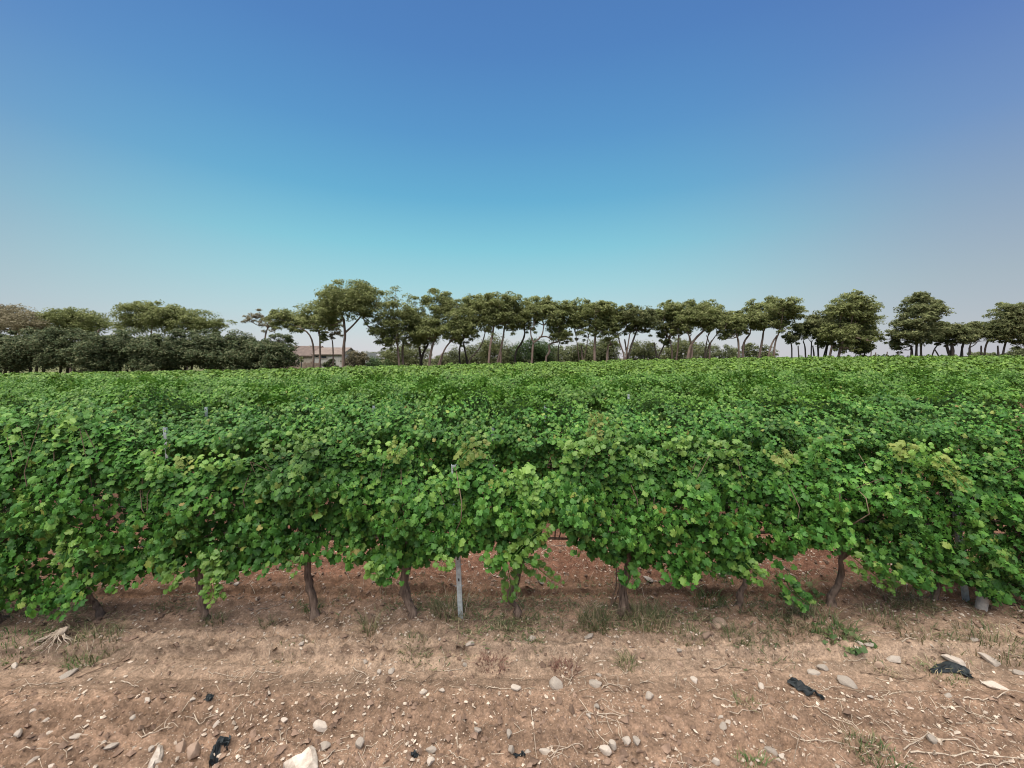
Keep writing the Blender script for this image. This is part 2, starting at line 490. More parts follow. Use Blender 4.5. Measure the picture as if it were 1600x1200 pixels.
v1 = t.nodes.new('ShaderNodeMapRange'); v1.inputs['From Min'].default_value = 0.25; v1.inputs['From Max'].default_value = 0.75; v1.inputs['To Min'].default_value = 0.42; v1.inputs['To Max'].default_value = 1.62
t.links.new(nB.outputs['Fac'], v1.inputs['Value'])
v2 = t.nodes.new('ShaderNodeMapRange'); v2.inputs['From Min'].default_value = 0.3; v2.inputs['From Max'].default_value = 0.7; v2.inputs['To Min'].default_value = 0.60; v2.inputs['To Max'].default_value = 1.45
t.links.new(nC.outputs['Fac'], v2.inputs['Value'])
# tilled and compacted strips running along the rows
smp = t.nodes.new('ShaderNodeMapping'); smp.inputs['Scale'].default_value = (0.35, 7.0, 1.0)
t.links.new(tc.outputs['Position'], smp.inputs[0])
sno = t.nodes.new('ShaderNodeTexNoise'); sno.inputs['Scale'].default_value = 1.0; sno.inputs['Detail'].default_value = 4
t.links.new(smp.outputs[0], sno.inputs['Vector'])
v3 = t.nodes.new('ShaderNodeMapRange'); v3.inputs['From Min'].default_value = 0.32; v3.inputs['From Max'].default_value = 0.68; v3.inputs['To Min'].default_value = 0.74; v3.inputs['To Max'].default_value = 1.24
t.links.new(sno.outputs['Fac'], v3.inputs['Value'])
m0 = t.nodes.new('ShaderNodeMath'); m0.operation = 'MULTIPLY'
t.links.new(v1.outputs[0], m0.inputs[0]); t.links.new(v3.outputs[0], m0.inputs[1])
mm = t.nodes.new('ShaderNodeMath'); mm.operation = 'MULTIPLY'
t.links.new(m0.outputs[0], mm.inputs[0]); t.links.new(v2.outputs[0], mm.inputs[1])
sc = t.nodes.new('ShaderNodeVectorMath'); sc.operation = 'SCALE'
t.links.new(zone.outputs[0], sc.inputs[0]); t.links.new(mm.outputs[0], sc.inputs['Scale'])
# grit: tiny pale chips
vo = t.nodes.new('ShaderNodeTexVoronoi'); vo.inputs['Scale'].default_value = 75
t.links.new(tc.outputs['Position'], vo.inputs['Vector'])
gr = ramp_node(t, [(0.10, (1, 1, 1, 1)), (0.19, (0, 0, 0, 1))])
t.links.new(vo.outputs['Distance'], gr.inputs[0])
sg = t.nodes.new('ShaderNodeSeparateXYZ'); t.links.new(vo.outputs['Color'], sg.inputs[0])
th = t.nodes.new('ShaderNodeMath'); th.operation = 'GREATER_THAN'; th.inputs[1].default_value = 0.5
t.links.new(sg.outputs['X'], th.inputs[0])
gm = t.nodes.new('ShaderNodeMath'); gm.operation = 'MULTIPLY'
t.links.new(gr.outputs[0], gm.inputs[0]); t.links.new(th.outputs[0], gm.inputs[1])
mx = t.nodes.new('ShaderNodeMix'); mx.data_type = 'RGBA'
t.links.new(gm.outputs[0], mx.inputs['Factor']); t.links.new(sc.outputs[0], mx.inputs['A']); mx.inputs['B'].default_value = (0.50, 0.42, 0.33, 1)
gf = t.nodes.new('ShaderNodeMapRange'); gf.inputs['From Min'].default_value = 55.5; gf.inputs['From Max'].default_value = 57.5
t.links.new(sx.outputs['Y'], gf.inputs['Value'])
mg = t.nodes.new('ShaderNodeMix'); mg.data_type = 'RGBA'
t.links.new(gf.outputs[0], mg.inputs['Factor']); t.links.new(mx.outputs['Result'], mg.inputs['A']); mg.inputs['B'].default_value = (0.11, 0.115, 0.05, 1)
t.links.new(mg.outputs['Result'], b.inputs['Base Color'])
b.inputs['Roughness'].default_value = 0.95; b.inputs['Specular IOR Level'].default_value = 0.1
bp = t.nodes.new('ShaderNodeBump'); bp.inputs['Strength'].default_value = 0.8; bp.inputs['Distance'].default_value = 0.018
bh = t.nodes.new('ShaderNodeMath'); bh.operation = 'MULTIPLY_ADD'; bh.inputs[1].default_value = 0.5
t.links.new(nC.outputs['Fac'], bh.inputs[0]); t.links.new(nB.outputs['Fac'], bh.inputs[2])
t.links.new(bh.outputs[0], bp.inputs['Height']); t.links.new(bp.outputs[0], b.inputs['Normal'])
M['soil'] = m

# ------------------------------------------------------------------ ground: one sheet to the horizon
def grow(a, step, ratio, end):
    out = [a]
    while out[-1] < end:
        step *= ratio
        out.append(out[-1] + step)
    return out[1:]
xs = np.concatenate([[-v for v in reversed(grow(5.6, .02, 1.13, 2500))], np.arange(-5.6, 5.6001, .024), grow(5.6, .02, 1.13, 2500)])
ysg = np.concatenate([[-v for v in reversed(grow(-1.55, .014, 1.25, 400))], np.arange(1.55, 5.4, .017), grow(5.4, .0145, 1.10, 3500)])
GX, GY = np.meshgrid(xs, ysg)
GZ = ground_z(GX, GY)
nx, ny = len(xs), len(ysg)
idx = np.arange(nx * ny).reshape(ny, nx)
fq = np.stack([idx[:-1, :-1], idx[:-1, 1:], idx[1:, 1:], idx[1:, :-1]], -1).reshape(-1, 4)
# the plough banks overhang a little towards the track
for yc, sd in ((3.075, 44), (3.82, 47)):
    wv = .06 * fbm(GX * 1.3, GX * 0 + 3.1, 3, 40) * (1 if sd == 44 else 1.2)
    gt = (.25 + .75 * sstep(-.25, .25, fbm(GX * 4, GX * 0 + sd, 2, 49))) * sstep(-.12, .25, fbm(GX * .9 + (0 if sd == 44 else 5), GX * 0 + (8.8 if sd == 44 else 2.2), 2, sd))
    u = GY + wv - yc
    gt = gt * (.35 + 1.3 * np.clip(fbm(GX * 22, GX * 0 + sd, 2, 52) + .4, 0, 1))
    GY = GY + gt * .028 * (-np.exp(-((u - .03) / .028) ** 2) + .8 * np.exp(-((u + .022) / .022) ** 2))
mb = MB(); mb.add(np.stack([GX, GY, GZ], -1).reshape(-1, 3), fq)
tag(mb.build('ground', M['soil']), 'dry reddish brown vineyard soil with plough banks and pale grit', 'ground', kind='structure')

# ------------------------------------------------------------------ leaves
def leaf_template(lod, g=None):
    """grape leaf lying in xy, stalk end at origin, tip along +y, unit length; returns verts, tris"""
    if lod == 0:
        ang = np.array([-170, -150, -118, -92, -66, -42, -20, 0, 20, 42, 66, 92, 118, 150, 170.0])
        rad = np.array([0.30, 0.50, 0.44, 0.56, 0.40, 0.58, 0.50, 0.66, 0.50, 0.58, 0.40, 0.56, 0.44, 0.50, 0.30])
    elif lod == 1:
        ang = np.array([-155, -100, -68, -38, 0, 38, 68, 100, 155.0])
        rad = np.array([0.48, 0.54, 0.42, 0.58, 0.64, 0.58, 0.42, 0.54, 0.48])
    else:
        ang = np.array([-120, -35, 35, 120.0]); rad = np.array([0.5, 0.62, 0.62, 0.5])
    if g is not None:
        rad = rad * (1 + 0.12 * (g.random(len(rad)) - 0.5) * 2)
    a = np.radians(ang)
    x = np.sin(a) * rad; y = np.cos(a) * rad + 0.36
    z = -0.50 * np.abs(x) ** 1.4 - 0.40 * np.maximum(0, y - 0.4) ** 2 + (0.13 * np.sin(ang * 0.11 + 1.0) if lod < 2 else 0)
    if g is not None:
        z = z + 0.12 * (g.random(len(z)) - 0.5)
    if lod < 2:
        V = np.vstack([[0, 0.30, 0.05], np.stack([x, y, z], -1)])
        n = len(a)
        T = [(0, i + 2, i + 1) for i in range(n - 1)]
    else:
        V = np.stack([x, y, z], -1)
        T = [(0, 2, 1), (0, 3, 2)]
    return V, np.array(T)

TPL = {0: [leaf_template(0, np.random.default_rng(k)) for k in range(5)],
       1: [leaf_template(1, np.random.default_rng(k)) for k in range(5)],
       2: [leaf_template(2)]}

def leaf_frames(N, T):
    N = N / (np.linalg.norm(N, axis=1)[:, None] + 1e-9)
    T = T - N * np.sum(N * T, 1)[:, None]
    T = T / (np.linalg.norm(T, axis=1)[:, None] + 1e-9)
    X = np.cross(T, N)
    return X, T, N

def add_leaves(mb, P, N, T, size, lod, g, mat=0):
    X, Y, Z = leaf_frames(N, T)
    tp = TPL[lod]
    which = g.integers(0, len(tp), len(P))
    for k in range(len(tp)):
        s = which == k
        if not s.any():
            continue
        V, Tr = tp[k]
        c = size[s][:, None, None]
        out = P[s][:, None, :] + c * (V[None, :, 0:1] * X[s][:, None, :] + V[None, :, 1:2] * Y[s][:, None, :] + V[None, :, 2:3] * Z[s][:, None, :])
        nv = len(V)
        f = (Tr[None] + (np.arange(s.sum()) * nv)[:, None, None]).reshape(-1, 3)
        mb.add(out.reshape(-1, 3), f, mat, smooth=(lod < 2))

def canopy_leaves(g, x0, x1, top, bot, n, thick=0.33, front=0.6, size=(0.10, 0.15), seed=0.0, flop=False):
    """leaf frames for one vine's hedge of foliage; local x along the row, -y towards the track"""
    x = g.uniform(x0, x1, n)
    h = g.random(n) ** 0.92
    zt = top(x); zb = bot(x)
    z = zb + (zt - zb) * h
    side = np.where(g.random(n) < front, -1.0, 1.0)
    w = thick * (0.82 + 0.18 * np.sin(math.pi * h)) * (1 - 0.72 * sstep(0.50, 1.0, h))
    if flop:   # shoots flopping outwards over the row's flanks
        w = thick * (0.44 + 0.78 * sstep(0.56, 0.87, h)) * (1 - 0.75 * sstep(0.89, 1.0, h))
    lump = fbm((x + seed) * 3.3, z * 3.6 + side * 9, 3, 71)
    depth = w * (1 - 0.62 * g.random(n) ** 1.5) * (1 + 1.15 * lump)
    pk = fbm((x + seed) * 6.1 + 3, z * 5.2 + side * 4, 2, 77)
    depth = depth * np.where(pk < -0.10, 0.42, 1.0)
    y = side * np.maximum(depth, 0.02)
    topness = np.clip((h - 0.82) / 0.18, 0, 1)
    upz = 0.22 + 0.75 * sstep(0.55, 0.95, h)
    N = np.stack([g.normal(0, .55, n), side * (0.85 - 0.55 * topness) + g.normal(0, .38, n), upz + g.normal(0, .42, n)], -1)
    T = np.stack([g.normal(0, .45, n), side * 0.35 + g.normal(0, .2, n), -0.85 + 0.2 * g.normal(0, 1, n)], -1)
    sz = g.uniform(size[0], size[1], n) * (0.60 + 0.52 * g.random(n)) * (1 - 0.12 * topness)
    return np.stack([x, y, z], -1), N, T, sz

def shoot_leaves(g, path, n, size0, size1, spread=0.06):
    """leaves along a shoot that runs over the given points"""
    C = smooth_path(path, n)
    tan = np.gradient(C, axis=0); tan /= np.linalg.norm(tan, axis=1)[:, None] + 1e-9
    alt = np.where(np.arange(n) % 2 == 0, 1.0, -1.0)
    sidev = np.cross(tan, np.array([0, -1.0, 0.2])); sidev /= np.linalg.norm(sidev, axis=1)[:, None] + 1e-9
    P = C + sidev * (alt * spread)[:, None] * g.uniform(.5, 1.2, n)[:, None] + g.normal(0, spread * 0.25, (n, 3))
    N = np.stack([g.normal(0, .35, n) + alt * 0.25, -0.75 + g.normal(0, .25, n), 0.65 + g.normal(0, .25, n)], -1)
    T = sidev * alt[:, None] * 0.7 + np.stack([g.normal(0, .25, n), np.full(n, -0.25), np.full(n, -0.6)], -1)
    sz = np.linspace(size0, size1, n) * g.uniform(.8, 1.2, n)
    return C, P, N, T, sz

# ------------------------------------------------------------------ vines
ROW0, SPACING, VSP = 3.45, 2.3, 0.94
def row_y(k, X):
    return ROW0 + SPACING * k + 0.06 * max(0.0, X)
NROWS = 23

def trunk_mesh(g, mb, lean=0.0, h=0.68, r=0.036, mat=0, sides=8, kink=None):
    P = [(0, 0, -0.06), (g.normal(0, .02), g.normal(0, .02), 0.06), (lean * 0.35 + g.normal(0, .03), g.normal(0, .025), 0.24), (lean * 0.7 + g.normal(0, .03), g.normal(0, .02), 0.46), (lean, 0, h)]
    if kink is not None:
        P = kink
    C = smooth_path(P, 14)
    rad = r * (1 + 0.9 * np.exp(-np.linspace(0, 1, 14) * 9) + 0.35 * np.exp(-((np.linspace(0, 1, 14) - 1) / 0.14) ** 2)) * (1 + 0.16 * g.normal(0, 1, 14))
    add_tube(mb, C + g.normal(0, .006, C.shape), rad, sides, mat, 0.32, g)
    top = C[-1]
    for s in (-1, 1):
        A = [top - (0, 0, 0.03), top + (s * 0.10, 0, 0.05), top + (s * 0.28, g.normal(0, .02), 0.07), top + (s * 0.47, 0, 0.05)]
        add_tube(mb, smooth_path(A, 7), np.linspace(r * 0.7, r * 0.4, 7), 6, mat, 0.2, g)
    return top

# --- front row, measured outline: x pixel, top y, bottom y of the foliage
TOPP = [(-260, 640), (-100, 645), (0, 652), (60, 646), (120, 652), (150, 655), (185, 668), (215, 712), (245, 716), (285, 742), (330, 712), (400, 708), (440, 702), (480, 690), (520, 676), (545, 690), (575, 706), (605, 696),
        (628, 696), (650, 752), (690, 750), (715, 715), (740, 698), (765, 706), (785, 744), (830, 742), (868, 744), (885, 708), (915, 692), (945, 682), (970, 690), (1000, 722), (1030, 712), (1060, 692),
        (1090, 705), (1130, 700), (1180, 698), (1215, 706), (1240, 744), (1265, 705), (1290, 692), (1312, 712), (1350, 726), (1385, 714), (1410, 702), (1440, 702), (1480, 712), (1540, 712), (1600, 708), (1700, 705), (1850, 700)]
BOTP = [(-260, 960), (-60, 960), (0, 945), (60, 950), (110, 925), (150, 915), (200, 898), (240, 902), (290, 900), (330, 902), (365, 888), (420, 874), (460, 868), (500, 880), (560, 886), (620, 896), (665, 888), (700, 872),
        (740, 866), (780, 876), (815, 872), (838, 850), (858, 812), (880, 822), (905, 848), (935, 872), (970, 884), (1020, 896), (1060, 898), (1100, 876), (1150, 888), (1185, 898), (1225, 886), (1262, 862), (1305, 848), (1340, 858),
        (1380, 880), (1420, 898), (1460, 906), (1520, 912), (1570, 925), (1640, 935), (1850, 940)]
def prof(P, lift):
    X, Z = [], []
    for px, py in P:
        D = ROW0
        for _ in range(3):
            D = row_y(0, at(px, py, D)[0]) - lift
        w = at(px, py, D)
        X.append(w[0]); Z.append(w[2])
    X = np.array(X); Z = np.array(Z)
    return lambda x: np.interp(x, X, Z)
topf = prof(TOPP, 0.10); botf = prof(BOTP, 0.33)

BASES = [(-310, 952), (-150, 955), (6, 962), (152, 985), (322, 978), (489, 976), (645, 978), (806, 980), (970, 962), (1162, 965), (1309, 948), (1455, 952), (1577, 945), (1725, 940), (1890, 934)]
front_x = []
for px, py in BASES:
    D = ROW0
    for _ in range(3):
        D = row_y(0, at(px, py, D)[0])
    front_x.append(at(px, py, D)[0])
FRONT_LABELS = [None,
    'front row vine just outside the left edge of the picture',
    'vine with thick trunk cut by the left edge of the picture, front row',
    'front row vine whose thin bent trunk stands over a grey dry root clump',
    'front row vine with foliage trailing to the ground and hiding its trunk',
    'front row vine with sturdy straight trunk above the bare reddish bank',
    'front row vine with knobbly stump-like trunk just left of the steel post',
    'front row vine with pale green suckers around its trunk, right of the steel post',
    'front row vine with shaggy bark trunk right of the triangular gap in the leaves',
    'front row vine with leaning trunk between two grassy tufts and an earthy block',
    'front row vine with exposed curved dark trunk above a leafy green weed patch',
    'front row vine with shaded trunk left of the pale steel stake and grey sleeve',
    'front row vine with short shaded trunk right of the grey sleeved stump',
    'front row vine just outside the right edge of the picture',
    None]
leaf_meshes = []
for k in range(5):
    V, T = TPL[0][k]
    b_ = MB(); b_.add(V, T)
    leaf_meshes.append(b_.mesh('leaf', M['vine']))
KINKS = {2: [(0.03, 0, -.05), (0.02, 0, .08), (-0.05, 0, .2), (-0.10, .02, .36), (-0.10, 0, .60)],
         4: [(0.02, 0, -.05), (0.01, 0, .1), (-0.02, 0, .3), (-0.03, 0, .5), (-0.02, 0, .66)],
         6: [(0.02, 0, -.05), (0.0, 0, .08), (-0.05, 0, .18), (0.0, 0, .34), (0.04, 0, .50), (0.05, 0, .68)],
         8: [(-0.06, 0, -.05), (-0.05, 0, .08), (0.0, 0, .25), (0.03, 0, .45), (0.0, 0, .68)],
         9: [(-0.07, 0, -.05), (-0.05, 0, .10), (0.02, 0, .24), (0.0, 0, .42), (0.04, 0, .58), (0.03, 0, .75)]}
EXTRA = {  # young shoots of the front row: (pixel path), leaf count, size from-to, material, lift towards the camera
    2: [([(115, 830), (105, 860), (100, 880)], 12, .10, .08, 'young', .36), ([(238, 706), (246, 722), (240, 745)], 9, .11, .09, 'young', .22)],
    3: [([(325, 860), (335, 890), (330, 915), (338, 938)], 26, .12, .07, 'young', .36), ([(255, 885), (272, 895), (262, 912)], 12, .10, .07, 'young', .33),
        ([(285, 712), (293, 722), (288, 732)], 6, .09, .07, 'yellow', .2)],
    4: [([(455, 870), (460, 885), (452, 890)], 7, .09, .06, 'young', .3), ([(465, 690), (480, 682), (505, 680)], 8, .09, .06, 'young', .2)],
    5: [([(588, 880), (585, 890), (592, 897)], 12, .11, .07, 'young', .32), ([(615, 715), (622, 700), (628, 690)], 10, .11, .06, 'yellow', .15), ([(700, 868), (692, 876), (705, 882)], 8, .10, .07, 'young', .3)],
    6: [([(815, 730), (825, 745), (828, 765), (822, 780), (838, 795)], 26, .13, .07, 'young', .30), ([(790, 870), (795, 895), (798, 915), (793, 940)], 22, .10, .06, 'young', .12),
        ([(818, 878), (840, 888), (858, 902), (872, 910)], 20, .09, .05, 'young', .12), ([(800, 872), (825, 845), (845, 830), (855, 815)], 20, .13, .07, 'young', .28),
        ([(720, 715), (740, 698), (760, 700)], 12, .12, .08, 'yellow', .15)],
    7: [([(880, 705), (905, 696), (925, 694), (935, 688)], 16, .12, .10, 'young', .2), ([(930, 690), (928, 672), (932, 655), (928, 645)], 16, .10, .05, 'yellow', .05),
        ([(955, 690), (960, 675), (957, 668)], 10, .10, .06, 'young', .1), ([(985, 703), (1005, 712), (1015, 720)], 9, .10, .08, 'young', .2), ([(975, 885), (985, 900), (980, 912)], 12, .11, .08, 'vine', .25)],
    8: [([(1055, 700), (1062, 690), (1070, 700)], 12, .12, .09, 'young', .15), ([(1110, 700), (1140, 696), (1165, 702)], 12, .11, .08, 'young', .15), ([(1165, 880), (1180, 895), (1195, 905)], 14, .11, .07, 'young', .3),
        ([(1225, 900), (1235, 920), (1250, 935), (1265, 945)], 20, .12, .08, 'vine', .22), ([(1215, 708), (1225, 715), (1235, 726)], 9, .10, .07, 'yellow', .2)],
    9: [([(1330, 868), (1350, 885), (1370, 900), (1385, 912), (1400, 918)], 24, .11, .06, 'young', .25), ([(1270, 725), (1285, 695), (1300, 690)], 12, .12, .10, 'vine', .2)],
    10: [([(1395, 705), (1412, 700), (1430, 708)], 12, .13, .10, 'yellow', .2), ([(1462, 712), (1485, 735), (1500, 750), (1512, 762)], 20, .10, .06, 'yellow', .3)],
    11: [([(1540, 912), (1555, 925), (1565, 935)], 10, .11, .08, 'vine', .25)],
}
n_leaf_parts = 0
for i in range(1, len(BASES) - 1):
    g = np.random.default_rng(300 + i)
    X0 = front_x[i]; Y0 = row_y(0, X0)
    Z0 = float(ground_z(X0, Y0, False))
    vine = tag(empty('grape_vine', (X0, Y0, Z0)), FRONT_LABELS[i], 'vine', 'vines of the front row')
    xa = (front_x[i - 1] + X0) / 2 - X0 - 0.05
    xb = (front_x[i + 1] + X0) / 2 - X0 + 0.05
    tb = MB()
    trunk_mesh(g, tb, g.normal(0, .05), 0.70, {6: .036, 8: .033, 5: .030}.get(i, .025), kink=KINKS.get(i - 1))
    if i == 8:
        for q in range(9):
            a = g.uniform(0, 6.28)
            c0 = np.array([.045 * math.cos(a), .045 * math.sin(a), g.uniform(.28, .5)])
            add_tube(tb, [c0, c0 * [1.4, 1.4, .5] + [g.normal(0, .03), 0, 0], [c0[0] * 2.3, c0[1] * 2.3, 0.02]], .004, 4)
    tb.build('trunk', M['vine_bark'], vine)
    wd = xb - xa
    n = int(2900 * wd / 0.95)
    tl = lambda x: topf(x + X0) - Z0 - 0.04
    bl = lambda x: botf(x + X0) - Z0 - 0.06
    P, N, T, sz = canopy_leaves(g, xa, xb, tl, bl, n, 0.30, 0.68, (0.045, 0.076), X0)
    # separate leaves: outermost on the visible side, well spread
    score = -P[:, 1] + 0.35 * np.clip(P[:, 2] - tl(P[:, 0]) + 0.15, 0, 1) + g.random(n) * 0.12
    order = np.argsort(-score)
    take = order[:260]
    rest = np.setdiff1d(np.arange(n), take)
    fb = MB()
    add_leaves(fb, P[rest], N[rest], T[rest], sz[rest], 0, g)
    # inner canes
    for q in range(11):
        x0_ = g.uniform(xa * .9, xb * .9)
        zt_ = float(tl(np.array([x0_]))[0])
        C = smooth_path([(x0_ * .8, 0, .72), (x0_ + g.normal(0, .05), g.normal(0, .1), (0.72 + zt_) / 2), (x0_ + g.normal(0, .1), g.normal(0, .12), zt_ - .05)], 6)
        add_tube(fb, C, np.linspace(.006, .003, 6), 4, 1)
    # short leafy tips breaking the top outline
    for q in range(6):
        x0_ = g.uniform(xa, xb); zt_ = float(tl(np.array([x0_]))[0])
        C, p, nn, tt, s = shoot_leaves(g, [(x0_, g.normal(0, .12), zt_ - .12), (x0_ + g.normal(0, .06), g.normal(-.05, .1), zt_ + .02), (x0_ + g.normal(0, .12), g.normal(-.08, .1), zt_ + (g.uniform(.16, .27) if q == 0 else g.uniform(.03, .15)))], 14, .066, .032, .036)
        add_leaves(fb, p, nn, tt, s, 0, g, 2 if q < 4 else 0)
    # ragged lower fringe
    for q in range(4):
        x0_ = g.uniform(xa, xb); zb_ = float(bl(np.array([x0_]))[0])
        C, p, nn, tt, s = shoot_leaves(g, [(x0_, -.2, zb_ + .12), (x0_ + g.normal(0, .05), -.26, zb_ + .02), (x0_ + g.normal(0, .08), -.25, zb_ - g.uniform(.0, .06))], 12, .075, .04, .045)
        add_leaves(fb, p, nn, tt, s, 0, g)
    fo = fb.build('foliage', [M['vine'], M['brown_twig'], M['young']], vine)
    fo['kind'] = 'stuff'
    Xf, Yf, Zf = leaf_frames(N[take], T[take])
    for q, j in enumerate(take):
        lo = bpy.data.objects.new('leaf', leaf_meshes[int(g.integers(0, 5))])
        COL.objects.link(lo)
        lo.parent = vine
        s_ = sz[j]
        lo.matrix_local = Matrix(((Xf[q][0] * s_, Yf[q][0] * s_, Zf[q][0] * s_, P[j][0]), (Xf[q][1] * s_, Yf[q][1] * s_, Zf[q][1] * s_, P[j][1]),
                                  (Xf[q][2] * s_, Yf[q][2] * s_, Zf[q][2] * s_, P[j][2]), (0, 0, 0, 1)))
        n_leaf_parts += 1
    for path, cnt, s0, s1, mk, lift in EXTRA.get(i - 1, []):
        W3 = [at(px, py, Y0 - lift) - np.array([X0, Y0, Z0]) for px, py in path]
        eb = MB()
        C, p, nn, tt, s = shoot_leaves(g, W3, int(cnt * 2.2), s0 * .54, s1 * .54, .04)
        add_leaves(eb, p, nn, tt, s, 0, g)
        add_tube(eb, C, .004, 4)
        eb.build('young_shoot', M[mk], vine)

# --- following rows: second row each its own foliage, further rows share a few foliage meshes
def foliage_mesh(seed, n, lod, size, mats, with_trunk, dh=0.0, length=1.06):
    g = np.random.default_rng(seed)
    ph = g.uniform(0, 50)
    top = lambda x: 1.34 + dh + 0.26 * fbm((x + ph) * 2.6, x * 0 + ph, 2, 81)
    bot = lambda x: 0.46 + 0.12 * fbm((x + ph) * 3, x * 0 + 2 * ph, 2, 85)
    b_ = MB()
    P, N, T, sz = canopy_leaves(g, -length / 2, length / 2, top, bot, n, 0.43, 0.62, size, ph, True)
    add_leaves(b_, P, N, T, sz, lod, g)
    for q in range(9):
        x0_ = g.uniform(-.45, .45); zt_ = float(top(np.array([x0_]))[0])
        C, p, nn, tt, s = shoot_leaves(g, [(x0_, g.normal(0, .18), zt_ - .12), (x0_ + g.normal(0, .06), g.normal(0, .15), zt_ + .03), (x0_ + g.normal(0, .15), g.normal(-.05, .15), zt_ + g.uniform(.02, .22))], 12, size[1] * .9, size[0] * .6, .05)
        add_leaves(b_, p, nn, tt, s, lod, g, 2 if q < 3 else 0)
    if with_trunk:
        add_tube(b_, [(0, 0, -.05), (.02, 0, .3), (0, 0, .7)], .035, 5, 1)
    return b_.mesh('foliage', mats)

trunk_meshes = []
for k in range(4):
    b_ = MB(); trunk_mesh(np.random.default_rng(900 + k), b_, (k - 1.5) * .05); trunk_meshes.append(b_.mesh('trunk', M['vine_bark']))
variants = {}
def get_variants(key, cnt, n, lod, size, mats, tr):
    if key not in variants:
        variants[key] = [foliage_mesh(hash_(key) + 37 * v, n, lod, size, mats, tr) for v in range(cnt)]
    return variants[key]
def hash_(s):
    return sum(ord(c) * (i + 3) for i, c in enumerate(s))
ORD = ['front', 'second', 'third', 'fourth', 'fifth', 'sixth', 'seventh', 'eighth', 'ninth', 'tenth']
def nth(n):
    return '%d%s' % (n, 'th' if 10 <= n % 100 <= 20 else {1: 'st', 2: 'nd', 3: 'rd'}.get(n % 10, 'th'))
count_ind = len(BASES) - 2
INDIV_ROWS = 0
POST_PX = {1: [258, 770], 2: [322, 584, 852], 3: [785, 982]}
post_x = {}
for k, L in POST_PX.items():
    post_x[k] = [(px - 800) / F * (ROW0 + SPACING * k) for px in L]
far_start = None
for k in range(1, NROWS):
    D = ROW0 + SPACING * k
    half = 1.33 * D + 0.9
    nv = int(2 * half / VSP)
    if count_ind + nv > 320:
        far_start = k
        break
    off = np.random.default_rng(k).uniform(0, VSP)
    for j in range(nv):
        X = -half + off + j * VSP
        if abs(X) > half:
            continue
        g = np.random.default_rng(k * 1000 + j)
        Y = row_y(k, X)
        Z = float(ground_z(X, Y, False))
        side = 'left of the nearest steel stake' if X < -3 else ('right of the nearest steel stake' if X > 3 else 'in the middle')
        lab = 'leafy green grape vine in the %s row back from the bare track' % ORD[k]
        if k <= 9:
            lab = 'grape vine in the %s row back, %s from the left edge' % (ORD[k], nth(j + 1))
        if k <= 2:
            v = tag(empty('grape_vine', (X, Y, Z)), lab, 'vine', 'vines of the %s row' % ORD[k])
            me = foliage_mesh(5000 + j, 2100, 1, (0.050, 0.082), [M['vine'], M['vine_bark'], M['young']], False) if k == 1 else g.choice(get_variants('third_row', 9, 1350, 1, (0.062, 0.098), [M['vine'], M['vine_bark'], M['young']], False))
            fo = obj('foliage', me, v); fo['kind'] = 'stuff'
            if k == 2 and g.random() < .5:
                fo.rotation_euler.z = math.pi
            obj('trunk', trunk_meshes[int(g.integers(0, 4))], v)
            fo.scale = (1, 1, g.uniform(.95, 1.06))
        else:
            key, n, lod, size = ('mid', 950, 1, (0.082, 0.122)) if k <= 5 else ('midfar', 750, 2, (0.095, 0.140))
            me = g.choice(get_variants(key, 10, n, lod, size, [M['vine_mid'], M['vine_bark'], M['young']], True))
            v = obj('grape_vine', me, None, (X, Y, Z))
            tag(v, lab, 'vine', 'vines of the %s row' % ORD[k])
            v.rotation_euler.z = (math.pi if g.random() < .5 else 0) + g.normal(0, .04)
            v.scale = (1, 1, g.uniform(.93, 1.08))
        count_ind += 1

# --- remaining rows up to the trees: one mass
fbm_mb = MB()
for k in range(far_start, NROWS):
    D = ROW0 + SPACING * k
    half = 1.42 * D + 1.5
    n_per = 165 if D < 32 else 115
    n = int(2 * half / VSP * n_per)
    g = np.random.default_rng(7000 + k)
    x = g.uniform(-half, half, n)
    yy = ROW0 + SPACING * k + .06 * np.maximum(0, x)
    gz = ground_z(x, yy, False)
    top = 1.34 + 0.50 * fbm(x * 1.6 + 40 * k, yy * .7, 3, 91)
    h = 1 - (g.random(n) ** 1.5) * 0.95
    z = gz + 0.45 + (top - 0.45) * h
    side = np.where(g.random(n) < .62, -1.0, 1.0)
    w = 0.31 * np.sqrt(np.clip(1.08 - h ** 3, 0, 1)) * (0.6 + .4 * g.random(n)) * (1 + .8 * fbm(x * 2.5 + 9 * k, z * 2.5, 2, 95))
    P = np.stack([x, yy + side * w, z], -1)
    N = np.stack([g.normal(0, .45, n), side * .6 + g.normal(0, .3, n), .75 + g.normal(0, .3, n)], -1)
    T = np.stack([g.normal(0, .6, n), side * .4 + g.normal(0, .3, n), -.6 + g.normal(0, .3, n)], -1)
    add_leaves(fbm_mb, P, N, T, g.uniform(.145, .225, n), 2, g)
tag(fbm_mb.build('distant_vine_rows', M['vine_far']), 'mass of light green vine rows stretching back to the line of pines', 'vineyard', kind='stuff')

